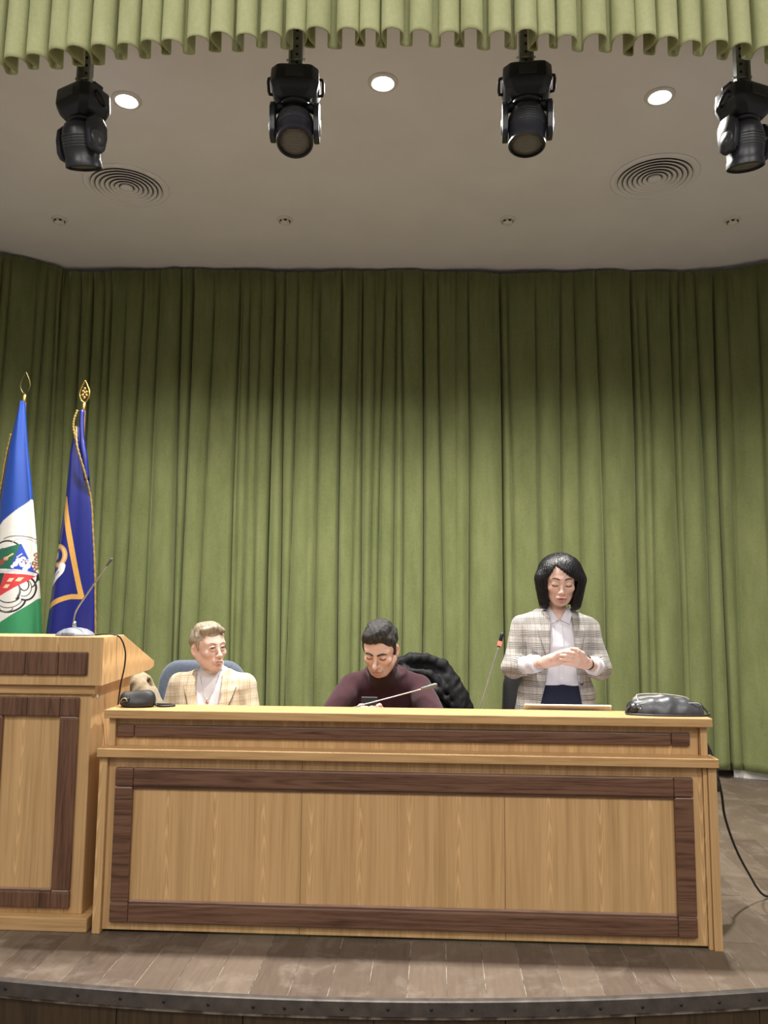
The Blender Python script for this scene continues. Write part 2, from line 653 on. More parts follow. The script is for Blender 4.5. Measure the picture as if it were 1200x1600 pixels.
def drape(name, path, z0, z1, seed, mat, label, slits=(), wmin=0.07, wmax=0.24, amp=0.072, ds=0.0085, rows=46, flare=0.0):
    rng = np.random.default_rng(seed)
    P = np.array(path, float)
    seg = np.hypot(*(P[1:] - P[:-1]).T)
    S = np.concatenate([[0], np.cumsum(seg)])
    LEN = S[-1]
    s = np.arange(0, LEN, ds)
    # folds: boundaries, depth, drift with height, asymmetry
    bnd = [0.0]
    while bnd[-1] < LEN:
        bnd.append(bnd[-1] + (rng.uniform(wmin, wmax) if rng.random() < 0.6 else rng.uniform(wmin * 0.6, wmax * 0.45)))
    bnd = np.array(bnd)
    nb = len(bnd)
    dep = rng.uniform(0.3, 1.0, nb) ** 1.3
    drift = rng.normal(0, 0.022, nb)
    ph = rng.uniform(0, 6.28, nb)
    asym = rng.uniform(-0.35, 0.35, nb)
    deepg = np.where(rng.random(nb) < 0.30, rng.uniform(1.3, 2.3, nb), rng.uniform(0.35, 0.9, nb))
    top_b = np.arange(0, LEN + 0.1, 0.055) + rng.normal(0, 0.012, int(np.ceil((LEN + 0.1) / 0.055)))[:len(np.arange(0, LEN + 0.1, 0.055))]
    top_b = np.sort(top_b)
    tt = np.linspace(0, 1, rows) ** 0.8          # 0 at the top
    V = []
    for t in tt:
        z = z1 + (z0 - z1) * t
        b_ = bnd + drift * t + 0.008 * np.sin(ph + 5 * t)
        b_ = np.sort(b_)
        b_[0], b_[-1] = -0.05, LEN + 0.3
        i = np.clip(np.searchsorted(b_, s, 'right') - 1, 0, nb - 2)
        wd = b_[i + 1] - b_[i] + 1e-6
        u = (s - b_[i]) / wd
        u = np.clip(u + asym[i] * u * (1 - u) * 2.0, 0, 1)
        k = np.minimum(1, wd / 0.12)
        bul = (1 - np.abs(2 * u - 1) ** 2.6) * dep[i] * k
        # narrow dark grooves where two folds meet
        dl, dr = s - b_[i], b_[i + 1] - s
        g = np.exp(-(dl / 0.011) ** 2) * deepg[i] + np.exp(-(dr / 0.011) ** 2) * deepg[i + 1]
        grow = 0.30 + 0.70 * min(1, t / 0.35)
        n = amp * grow * bul - 0.055 * min(1, t / 0.10 + 0.08) * g
        # gathered heading tape: fine pleats that die out downward
        j = np.clip(np.searchsorted(top_b, s, 'right') - 1, 0, len(top_b) - 2)
        uu = (s - top_b[j]) / (top_b[j + 1] - top_b[j] + 1e-6)
        n = n + 0.013 * math.exp(-t / 0.10) * np.sin(np.pi * np.clip(uu, 0, 1))
        n = n + 0.006 * np.sin(s * 31 + 3 * t + seed) * t + 0.010 * np.sin(s * 11.3 + 1.7 * t + seed * 2)
        st = s + 0.020 * t * np.sin(s * 9 + seed) * 0.5
        st = np.clip(st, 0, LEN)
        xx = np.interp(st, S, P[:, 0])
        yy = np.interp(st, S, P[:, 1])
        dx = np.gradient(np.interp(s, S, P[:, 0]), s)
        dy = np.gradient(np.interp(s, S, P[:, 1]), s)
        l = np.hypot(dx, dy)
        nx, ny = dy / l, -dx / l
        off = n + flare * t
        V.append(np.stack([xx + nx * off, yy + ny * off, np.full_like(s, z)], 1))
    V = np.array(V)
    # uneven hem and heading
    V[0, :, 2] += 0.012 * np.sin(s * 3.1 + seed) - 0.005
    V[-1, :, 2] += 0.02 * np.sin(s * 2.3 + seed * 1.3) ** 2
    Q = grid_quads(rows, len(s))
    o = npmesh(name, V.reshape(-1, 3), Q, mat, None, True)
    mod = o.modifiers.new('thickness', 'SOLIDIFY')
    mod.thickness = 0.004
    tag(o, label, 'curtain')
    o['group'] = 'green velvet drapes around the stage'
    return o


def lerp2(a, b, t):
    return (a[0] + (b[0] - a[0]) * t, a[1] + (b[1] - a[1]) * t)


p1_, p2_ = lerp2(BKL, BKR, 0.392), lerp2(BKL, BKR, 0.628)
ZT, ZB = CEIL - 0.03, 0.045


def turn(p):
    """edge of a drape that returns behind its neighbour"""
    return [p, (p[0] + 0.010, p[1] + 0.075), (p[0] + 0.16, p[1] + 0.11)]


drape('velvet_drape', [WL, lerp2(WL, BKL, 0.9), (BKL[0] - 0.02, BKL[1] - 0.02)], ZB, ZT, 11, VELVET, 'angled green velvet drape behind the flags at far left of the stage')
drape('velvet_drape', [(BKL[0] - 0.05, BKL[1] + 0.05), (BKL[0] + 0.03, BKL[1])] + turn(p1_), ZB, ZT, 23, VELVET, 'green velvet back drape between the flags and the seated woman')
drape('velvet_drape', [(p1_[0] + 0.050, p1_[1] + 0.05), (p1_[0] + 0.052, p1_[1] + 0.004)] + turn(p2_), ZB, ZT, 37, VELVET, 'narrow green velvet back drape rising behind the seated man')
drape('velvet_drape', [(p2_[0] + 0.050, p2_[1] + 0.05), (p2_[0] + 0.052, p2_[1] + 0.004), lerp2(p2_, BKR, 0.9), BKR], ZB, ZT, 41, VELVET, 'wide green velvet back drape behind the standing woman', wmin=0.09, wmax=0.30)
drape('velvet_drape', [(BKR[0] - 0.10, BKR[1] + 0.070), (BKR[0] + 0.03, BKR[1] + 0.005), (BKR[0] + 0.25, BKR[1] - 0.04), (BKR[0] + 0.62, BKR[1] - 0.19), WR], ZB + 0.012, ZT, 59, VELVET, 'green velvet drape at far right that ends above the floor cable')

# ---------------------------------------------------------------- valance


def make_valance():
    rng = np.random.default_rng(8)
    X = np.linspace(-3.6, 3.4, 1400)
    yb = 3.118 + 0.064 * X + 0.046 * X * X
    d = 0.064 + 0.092 * X
    l = np.hypot(1, d)
    arc = np.concatenate([[0], np.cumsum(np.hypot(np.diff(X), np.diff(yb)))])
    # pleat phase with jitter
    npl = int(arc[-1] / 0.108)
    kn = np.linspace(0, arc[-1], npl + 1)
    kn[1:-1] += rng.normal(0, 0.009, npl - 1)
    phs = np.interp(arc, kn, np.arange(npl + 1)) * 2 * np.pi
    fa = np.interp(arc, kn, rng.uniform(0.75, 1.2, npl + 1))
    tw = np.interp(arc, kn, rng.uniform(-0.6, 0.6, npl + 1))
    V = []
    Zs = np.concatenate([np.linspace(4.6, 3.9, 14), np.linspace(3.88, 3.80, 6)])
    for z in Zs:
        t = (4.6 - z) / 0.8
        A = (0.036 + 0.022 * t) * fa
        ph = phs + tw * 0.25 * t
        nrm = A * (np.cos(ph) + 0.16 * np.cos(2 * ph + 0.4)) + 0.03
        tan = (0.0165 + 0.003 * t) * fa * np.sin(2 * ph) + 0.010 * np.sin(ph)
        nx, ny = d / l, -1 / l
        tx, ty = 1 / l, d / l
        zz = z + (0.006 * np.sin(arc * 2.7) + 0.004 * np.sin(ph * 0.5) if z < 3.81 else 0)
        V.append(np.stack([X + nx * nrm + tx * tan, yb + ny * nrm + ty * tan, np.full_like(X, 1.0) * zz], 1))
    V = np.array(V)
    o = npmesh('valance', V.reshape(-1, 3), grid_quads(len(Zs), len(X)), VALANCE, None, True)
    mod = o.modifiers.new('thickness', 'SOLIDIFY')
    mod.thickness = 0.004
    tag(o, 'pale green velvet valance in deep pleats across the top', 'valance')


make_valance()

# ---------------------------------------------------------------- downlights, vents, detectors
EMIT, nt, b = newmat('lamp_lens')
b.inputs['Base Color'].default_value = (1, 1, 1, 1)
b.inputs['Emission Color'].default_value = (0.93, 0.96, 1.0, 1)
b.inputs['Emission Strength'].default_value = 120.0


def downlight(x, y, label):
    t = empty('ceiling_spotlight', (x, y, CEIL), 0, label, 'ceiling light', 'ceiling spotlights over the stage')
    lathe('trim_ring', [(0.052, -0.002), (0.056, -0.010), (0.070, -0.012), (0.082, -0.006), (0.084, 0.0), (0.052, 0.0)], WHITE, t, 40)
    lathe('lens', [(0, -0.0075), (0.03, -0.007), (0.0515, -0.004), (0.0515, -0.0005)], EMIT, t, 32)
    ld = bpy.data.lights.new('spot_beam', 'SPOT')
    ld.energy = 545
    ld.color = (1.0, 0.97, 0.91)
    ld.spot_size = R(138)
    ld.spot_blend = 1.0
    ld.shadow_soft_size = 0.06
    lo = bpy.data.objects.new('spot_beam', ld)
    COL.objects.link(lo)
    lo.parent = t
    lo.location = (0, 0, -0.05)


downlight(-1.763, 3.976, 'bright round ceiling spotlight at left, above the flags and lectern')
downlight(-0.297, 3.910, 'bright round ceiling spotlight in the middle, above the seated man')
downlight(1.243, 4.114, 'bright round ceiling spotlight at right, above the standing woman')


DUCT = plain('grey_duct', (0.16, 0.15, 0.145), 0.8)


def vent(x, y, label):
    t = empty('air_diffuser', (x, y, CEIL), 0, label, 'air vent', 'round air diffusers in the stage ceiling')
    lathe('flange', [(0.238, -0.002), (0.242, -0.008), (0.280, -0.006), (0.288, 0.0), (0.238, 0.0)], PLASTER, t, 64)
    lathe('duct', [(0.0, -0.0008), (0.236, -0.0008)], DUCT, t, 48)
    for r in (0.222, 0.190, 0.158, 0.126, 0.094, 0.064):
        lathe('ring', [(r + 0.012, -0.014), (r + 0.0, -0.009), (r - 0.013, -0.003), (r - 0.015, -0.005), (r - 0.002, -0.012), (r + 0.010, -0.017), (r + 0.012, -0.014)], PLASTER, t, 64)
    lathe('centre_disc', [(0, -0.026), (0.036, -0.024), (0.044, -0.018), (0.040, -0.003), (0, -0.003)], PLASTER, t, 40)


vent(-2.136, 4.882, 'round ringed air vent at left beside the left spotlight')
vent(1.448, 4.964, 'round ringed air vent at right beside the right spotlight')


def detector(x, y, label):
    t = empty('smoke_detector', (x, y, CEIL), random.uniform(0, 1), label, 'smoke detector', 'smoke detectors in a row on the ceiling')
    lathe('base', [(0, 0), (0.058, 0), (0.060, -0.006), (0.054, -0.012), (0, -0.012)], WHITE, t, 32)
    lathe('sensing_head', [(0.020, -0.012), (0.040, -0.013), (0.036, -0.034), (0.022, -0.042), (0, -0.043)], WHITE, t, 32)
    for k in range(6):
        o = box('slot', -0.010, 0.010, 0.0335, 0.0405, -0.030, -0.018, BLACK, t, 0)
        o.rotation_euler = (0, 0, k * math.pi / 3)


detector(-2.827, 5.305, 'small white smoke detector, leftmost of the ceiling row')
detector(-1.135, 5.398, 'small white smoke detector, second from left in the ceiling row')
detector(0.522, 5.490, 'small white smoke detector, third from left in the ceiling row')
detector(2.183, 5.581, 'small white smoke detector, rightmost of the ceiling row')
# ---------------------------------------------------------------- the presidium desk


def rail(name, x0, x1, z0, z1, y, d, mat, parent, bev=0.007):
    """raised dark moulding, proud of the panel at y by d (toward -y)"""
    return box(name, x0, x1, y - d, y, z0, z1, mat, parent, bev, 2)


desk = empty('presidium_desk', (-0.145, 3.302, 0), R(1.29), 'long oak desk with walnut frame mouldings across the stage', 'desk')
HW = 1.288
box('side_panel', -HW, -HW + 0.034, 0.0, 0.54, 0, 0.716, OAK_V, desk, 0.002)
box('side_panel', HW - 0.034, HW, 0.0, 0.54, 0, 0.716, OAK_V, desk, 0.002)
box('edge_strip', HW - 0.052, HW - 0.035, 0.008, 0.03, 0.0, 0.716, OAK_V, desk, 0.003)
for xa, xb in ((-HW + 0.035, -0.423), (-0.4215, 0.424), (0.4255, HW - 0.053)):
    box('front_panel', xa, xb, 0.018, 0.036, 0.012, 0.716, OAK_V, desk, 0.0008, 1)
box('ledge_board', -HW - 0.006, HW + 0.004, -0.020, 0.075, 0.716, 0.752, OAK_H, desk, 0.003)
box('upper_panel', -HW + 0.045, HW - 0.050, 0.062, 0.080, 0.752, 0.872, OAK_V, desk, 0.001)
box('upper_side', -HW + 0.018, -HW + 0.046, 0.040, 0.190, 0.752, 0.872, OAK_V, desk, 0.002)
box('upper_side', HW - 0.046, HW - 0.018, 0.040, 0.190, 0.752, 0.872, OAK_V, desk, 0.002)
box('top_board', -HW + 0.003, HW - 0.002, 0.016, 0.205, 0.872, 0.908, OAK_H, desk, 0.003)
box('worktop', -HW + 0.034, HW - 0.034, 0.080, 0.56, 0.735, 0.760, OAK_H, desk, 0.003)
# dark moulding on the upper panel
x0, x1 = -1.240, 1.203
z0, z1 = 0.788, 0.842
rail('upper_moulding', x0 + 0.078, x1 - 0.078, z0, z1, 0.063, 0.014, WAL_H, desk)
rail('moulding_end', x0, x0 + 0.077, z0 - 0.001, z1 + 0.001, 0.063, 0.0135, WAL_H, desk)
rail('moulding_end', x1 - 0.077, x1, z0 - 0.001, z1 + 0.001, 0.063, 0.0135, WAL_H, desk)
# frame on the main panel
x0, x1 = -1.218, 1.192
zb, zt = 0.046, 0.672
rw = 0.078
rail('top_rail', x0 + rw, x1 - rw, zt - rw, zt, 0.019, 0.020, WAL_H, desk)
rail('bottom_rail', x0 + rw, x1 - rw, zb, zb + rw, 0.019, 0.020, WAL_H, desk)
for xa in (x0, x1 - rw):
    for za in (zt - rw, zb):
        rail('corner_block', xa, xa + rw, za, za + rw, 0.019, 0.020, WAL_H, desk, 0.006)
    rail('stile', xa, xa + rw, zb + rw + 0.004, zt - rw - 0.004, 0.019, 0.019, WAL_C, desk, 0.006)
# inner bead
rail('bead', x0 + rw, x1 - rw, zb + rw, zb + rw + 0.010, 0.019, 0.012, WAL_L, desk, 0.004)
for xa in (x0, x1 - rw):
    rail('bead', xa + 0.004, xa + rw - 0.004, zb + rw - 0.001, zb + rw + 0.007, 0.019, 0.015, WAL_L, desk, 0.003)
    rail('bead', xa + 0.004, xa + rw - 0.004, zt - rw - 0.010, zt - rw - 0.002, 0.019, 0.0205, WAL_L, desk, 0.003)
rail('bead', x0 + rw, x1 - rw, zt - rw - 0.012, zt - rw, 0.019, 0.010, WAL_H, desk, 0.004)

# ---------------------------------------------------------------- the lectern
lec = empty('lectern', (-1.757, 3.272, 0), R(1.0), 'tall oak lectern with walnut mouldings left of the desk', 'lectern')
box('plinth', -0.300, 0.300, 0.0, 0.52, 0.0, 0.056, OAK_H, lec, 0.004)
box('body', -0.258, 0.258, 0.042, 0.48, 0.056, 1.03, OAK_V, lec, 0.003)
# the head: tall front, short flat top, reading slope falling to the back
prof = [(0.012, 1.008), (0.012, 1.216), (0.235, 1.216), (0.66, 1.062), (0.66, 1.036), (0.60, 1.022)]
prism('head', [(a, b_) for a, b_ in prof], -0.311, 0.311, OAK_V, lec, 'YZ', 0.002)
box('head_band', -0.275, 0.275, 0.030, 0.05, 0.968, 1.008, OAK_H, lec, 0.003)
xl, xr = -0.248, 0.248
for xa, xb in ((xl, xl + 0.078), (xl + 0.0795, -0.0305), (-0.029, 0.118), (0.1195, xr)):
    rail('head_moulding', xa, xb, 1.052, 1.152, 0.013, 0.013, WAL_V, lec, 0.005)
fo, fi = 0.208, 0.126
for xa, xb in ((-fi, -0.022), (-0.0205, fi)):
    rail('top_rail', xa, xb, 0.874, 0.955, 0.043, 0.020, WAL_V, lec, 0.005)
rail('bottom_rail', -fi, fi, 0.082, 0.150, 0.043, 0.020, WAL_V, lec, 0.006)
for s in (-1, 1):
    xa, xb = (fi, fo) if s > 0 else (-fo, -fi)
    rail('corner_block', xa, xb, 0.874, 0.955, 0.043, 0.020, WAL_V, lec, 0.006)
    rail('corner_block', xa, xb, 0.082, 0.150, 0.043, 0.020, WAL_V, lec, 0.006)
    rail('stile', xa, xb, 0.154, 0.870, 0.043, 0.019, WAL_V, lec, 0.007)
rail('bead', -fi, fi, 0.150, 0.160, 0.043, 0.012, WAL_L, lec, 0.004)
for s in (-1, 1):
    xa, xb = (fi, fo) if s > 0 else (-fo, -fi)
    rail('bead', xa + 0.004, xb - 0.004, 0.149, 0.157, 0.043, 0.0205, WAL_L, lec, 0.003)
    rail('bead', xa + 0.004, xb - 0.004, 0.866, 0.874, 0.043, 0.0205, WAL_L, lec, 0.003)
lathe('cap', [(0, 0.006), (0.008, 0.005), (0.010, 0)], WHITE, lec, 14, Matrix.Translation((0.2585, 0.09, 0.955)) @ Matrix.Rotation(R(90), 4, 'Y'))
# ---------------------------------------------------------------- moving head stage lights
MHB = plain('moving_head_shell', (0.016, 0.017, 0.024), 0.38, 0, 0.15, 20, 0.03)
MHS = plain('moving_head_satin', (0.045, 0.046, 0.052), 0.30)
m, nt, b = newmat('fresnel_glass')
b.inputs['Base Color'].default_value = (0.16, 0.16, 0.14, 1)
b.inputs['Roughness'].default_value = 0.22
wv = N(nt, 'ShaderNodeTexWave', wave_type='BANDS', bands_direction='Y')
wv.inputs['Scale'].default_value = 34
L(nt, coords(nt), wv.inputs['Vector'])
bump(nt, b, wv.outputs[1], 0.5, 0.004)
LENSM = m


def octo(hx, hy, c):
    return [(-hx + c, -hy), (hx - c, -hy), (hx, -hy + c), (hx, hy - c), (hx - c, hy), (-hx + c, hy), (-hx, hy - c), (-hx, -hy + c)]


def loft(name, secs, mat, parent, bev=0.0, ang=35):
    """closed loft through polygons [(z, [(x, y)...])...]"""
    bm = bmesh.new()
    rings = [[bm.verts.new((x, y, z)) for x, y in poly] for z, poly in secs]
    n = len(rings[0])
    bm.faces.new(rings[0])
    bm.faces.new(rings[-1][::-1])
    for a, b_ in zip(rings[:-1], rings[1:]):
        for k in range(n):
            bm.faces.new((a[k], a[(k + 1) % n], b_[(k + 1) % n], b_[k]))
    bmesh.ops.recalc_face_normals(bm, faces=bm.faces)
    if bev:
        bmesh.ops.bevel(bm, geom=list(bm.edges), offset=bev, segments=2, profile=0.5, affect='EDGES')
    return autosmooth(bmobj(name, bm, mat, parent), ang)


def moving_head(loc, top, pan, tilt, label, roll=0.0):
    t = empty('moving_head_light', loc, 0, label, 'stage light', 'moving head stage lights hung under the ceiling')
    SC = 0.93
    t.scale = (SC, SC, SC)
    drop = (CEIL - loc[2]) / SC
    # hanger: perforated strut, plate and clamp bolt
    bm = bmesh.new()
    for s in (-1, 1):
        bm_box(bm, s * 0.032 - 0.005, s * 0.032 + 0.005, -0.024, 0.022, 0.0, drop, 0.001, 1)
    bm_box(bm, -0.032, 0.032, 0.012, 0.020, 0.0, drop, 0.001, 1)
    bm_box(bm, -0.075, 0.075, -0.05, 0.05, drop - 0.008, drop, 0.001, 1)
    hg = bmobj('hanger', bm, GREYMETAL, t)
    for k in range(max(2, int(drop / 0.045))):
        lathe('hole', [(0, 0.0012), (0.0075, 0.001), (0.0075, -0.001)], BLACK, hg, 12, Matrix.Translation((0, 0.0112, 0.03 + k * 0.045)) @ Matrix.Rotation(R(90), 4, 'X'))
    tube('clamp_bolt', [(-0.050, -0.005, 0.075), (0.048, -0.005, 0.075)], 0.006, STEEL, t, 8)
    rig = empty('fixture', (0, 0, 0), pan)
    rig.parent = t
    o = loft('base_housing', [(0.0, octo(0.098, 0.080, 0.030)), (-0.018, octo(0.122, 0.100, 0.034)), (-0.095, octo(0.126, 0.104, 0.034)),
                              (-0.135, octo(0.112, 0.092, 0.036)), (-0.175, octo(0.075, 0.070, 0.030))], MHB, t, 0.006)
    o.rotation_euler = (0, 0, pan)
    base = o
    for s in (-1, 1):
        tube('handle', [(s * 0.120, -0.03, -0.050), (s * 0.138, -0.028, -0.052), (s * 0.142, -0.015, -0.062), (s * 0.142, 0.015, -0.090), (s * 0.138, 0.028, -0.10), (s * 0.120, 0.03, -0.10)], 0.008, MHB, base, 8)
        box('corner_lug', s * 0.098 - 0.016, s * 0.098 + 0.016, -0.03, 0.03, -0.010, 0.012, MHB, base, 0.005)
    box('display_panel', -0.045, 0.045, -0.1055, -0.100, -0.085, -0.035, MHS, base, 0.002)
    # yoke with two arms
    bm = bmesh.new()
    bm_lathe(bm, [(0, -0.172), (0.072, -0.172), (0.078, -0.180), (0.070, -0.196), (0, -0.196)], 28)
    yo = bmobj('yoke', bm, MHB, t, True)
    yo.rotation_euler = (0, 0, pan)
    for s in (-1, 1):
        arm = [(-0.030, -0.176), (0.030, -0.176), (0.060, -0.215), (0.064, -0.275), (0.052, -0.345), (0.030, -0.372), (-0.030, -0.372), (-0.052, -0.345), (-0.064, -0.275), (-0.060, -0.215)]
        a_ = prism('yoke_arm', arm, s * 0.098, s * 0.128, MHB, yo, 'YZ', 0.007)
        autosmooth(a_, 40)
        tube('yoke_shoulder', [(s * 0.045, 0, -0.184), (s * 0.085, 0, -0.190), (s * 0.113, 0, -0.215)], [0.024, 0.026, 0.018], MHB, yo, 14)
        lathe('arm_cap', [(0, 0.008), (0.036, 0.006), (0.044, 0.0), (0.044, -0.002)], MHS, yo, 24, Matrix.Translation((s * 0.127, 0, -0.30)) @ Matrix.Rotation(R(90 * s), 4, 'Y'))
    # lamp head: barrel with a rounded tail and a lens in front; local -Z looks out of the lens
    hd_ = lathe('lamp_head', [(0, 0.120), (0.040, 0.116), (0.072, 0.098), (0.088, 0.066), (0.094, 0.02), (0.094, -0.035), (0.090, -0.080), (0.094, -0.086), (0.094, -0.118), (0.084, -0.122), (0.082, -0.108), (0, -0.106)], MHB, yo, 40)
    autosmooth(hd_, 40)
    hd_.location = (0, 0, -0.300)
    hd_.rotation_euler = (tilt, roll, 0)
    lathe('lens', [(0, -0.113), (0.05, -0.112), (0.0815, -0.109), (0.0815, -0.105)], LENSM, hd_, 36)
    for k in range(5):
        o = lathe('cooling_fin', [(0.0925, 0.003), (0.0965, 0.002), (0.0965, -0.002), (0.0925, -0.003)], MHS, hd_, 36)
        o.location = (0, 0, 0.035 - k * 0.014)
    bpy.data.objects.remove(rig)
    return t


moving_head((-1.775, 3.50, 3.915), 0, R(-24), R(20), 'black moving head stage light hanging leftmost under the valance', R(8))
moving_head((-0.685, 3.44, 3.925), 0, R(6), R(-22), 'black moving head stage light second from left, showing its ribbed lens', R(-3))
moving_head((0.428, 3.48, 3.920), 0, R(-3), R(-8), 'black moving head stage light third from left, above the desk middle', R(2))
moving_head((1.508, 3.66, 3.900), 0, R(24), R(10), 'black moving head stage light rightmost, cut by the photo edge', R(-8))

# ---------------------------------------------------------------- flags


def vcol_mat(name, rough=0.5, sheen=0.0, spec=0.4, weave=0.0, sss=0.0):
    m, nt, b = newmat(name)
    at = N(nt, 'ShaderNodeVertexColor', layer_name='col')
    g = noise(nt, coords(nt), 45, 3)
    c = mix(nt, 0.10, at.outputs[0], g, 'OVERLAY')
    L(nt, c, b.inputs['Base Color'])
    b.inputs['Roughness'].default_value = rough
    b.inputs['Sheen Weight'].default_value = sheen
    b.inputs['Specular IOR Level'].default_value = spec
    if sss:
        b.inputs['Subsurface Weight'].default_value = sss
        b.inputs['Subsurface Radius'].default_value = (0.012, 0.005, 0.003)
        b.inputs['Subsurface Scale'].default_value = 0.5
    if weave:
        bump(nt, b, noise(nt, coords(nt), 400, 2), weave, 0.001)
    return m


SATIN = vcol_mat('flag_satin', 0.34, 0.0, 0.5)
GOLD = plain('gold_metal', (0.80, 0.53, 0.16), 0.22, 1.0, 0.1)
DARKGOLD = plain('dark_bronze', (0.10, 0.085, 0.035), 0.4, 0.9)
FRINGE = plain('gold_fringe', (0.20, 0.135, 0.03), 0.75, 0, 0.35, 160, 0.4)
DKWOOD = plain('dark_wood_pole', (0.08, 0.045, 0.02), 0.4)


def inpoly(x, z, poly):
    c = np.zeros(x.shape, bool)
    n = len(poly)
    for i in range(n):
        x1, z1 = poly[i]
        x2, z2 = poly[(i + 1) % n]
        k = ((z1 > z) != (z2 > z)) & (x < (x2 - x1) * (z - z1) / (z2 - z1 + 1e-12) + x1)
        c ^= k
    return c


def segd(x, z, pts):
    """distance to a polyline"""
    d = np.full(x.shape, 9.0)
    for (x1, z1), (x2, z2) in zip(pts[:-1], pts[1:]):
        dx, dz = x2 - x1, z2 - z1
        t = np.clip(((x - x1) * dx + (z - z1) * dz) / (dx * dx + dz * dz + 1e-12), 0, 1)
        d = np.minimum(d, np.hypot(x - x1 - t * dx, z - z1 - t * dz))
    return d


def arcpts(cx, cz, rx, rz, a0, a1, n=24):
    return [(cx + rx * math.cos(R(a0 + (a1 - a0) * k / n)), cz + rz * math.sin(R(a0 + (a1 - a0) * k / n))) for k in range(n + 1)]


def flag_cloth(name, outline, parent, ybase, depth, painter, folds, nphi=320, nz=270, dense=(1.24, 1.76, 350)):
    """furled cloth hanging from the pole top: a closed wavy cone. outline: [(z, xl, xr)] from top to bottom"""
    o_ = np.array(outline, float)
    zs = np.unique(np.concatenate([np.linspace(o_[0, 0], o_[-1, 0], nz), np.linspace(dense[0], dense[1], dense[2])]))[::-1]
    nz = len(zs)
    xl = np.interp(-zs, -o_[:, 0], o_[:, 1])
    xr = np.interp(-zs, -o_[:, 0], o_[:, 2])
    zu = np.linspace(o_[0, 0], o_[-1, 0], 400)
    k = np.hanning(31)
    k /= k.sum()
    for i_ in (1, 2):
        e_ = np.interp(-zu, -o_[:, 0], o_[:, i_])
        e_ = np.convolve(np.pad(e_, 15, mode='reflect', reflect_type='odd'), k, 'valid')
        if i_ == 1:
            xl = np.interp(-zs, -zu, e_)
        else:
            xr = np.interp(-zs, -zu, e_)
    nf = int(nphi * 0.78)
    ph = np.concatenate([np.linspace(0, np.pi, nphi - nf, endpoint=False), np.pi + np.arccos(np.clip(1 - 2 * np.arange(nf) / nf, -1, 1))])
    xc, hw = (xl + xr)[:, None] / 2, (xr - xl)[:, None] / 2
    t = ((zs[0] - zs) / (zs[0] - zs[-1]))[:, None]
    rad = 1 + t * 0 + sum(a * np.sin(n * ph[None, :] + p + q * t) * np.clip(np.sin(ph[None, :]) * -1 * 0 + 1, 0, 1) for n, a, p, q in folds)
    c, s = np.cos(ph)[None, :], np.sin(ph)[None, :]
    X = xc + hw * c * (1 + 0 * rad)
    Y = ybase + depth * (0.25 + 0.75 * t) * s * rad + 0.0 * X
    Z = np.repeat(zs[:, None], nphi, 1)
    V = np.stack([X, Y, Z], -1).reshape(-1, 3)
    col = painter(V[:, 0], V[:, 2])
    Q = grid_quads(nz, nphi, True)
    return npmesh(name, V, Q[:, ::-1], SATIN, parent, True, col)


BLUE, ROYAL, WHT, GRN = (0.012, 0.052, 0.29), (0.0045, 0.009, 0.135), (0.66, 0.64, 0.60), (0.03, 0.21, 0.085)
BLK, RED, DGRN, ORG = (0.02, 0.02, 0.025), (0.56, 0.045, 0.055), (0.02, 0.12, 0.07), (0.50, 0.275, 0.065)


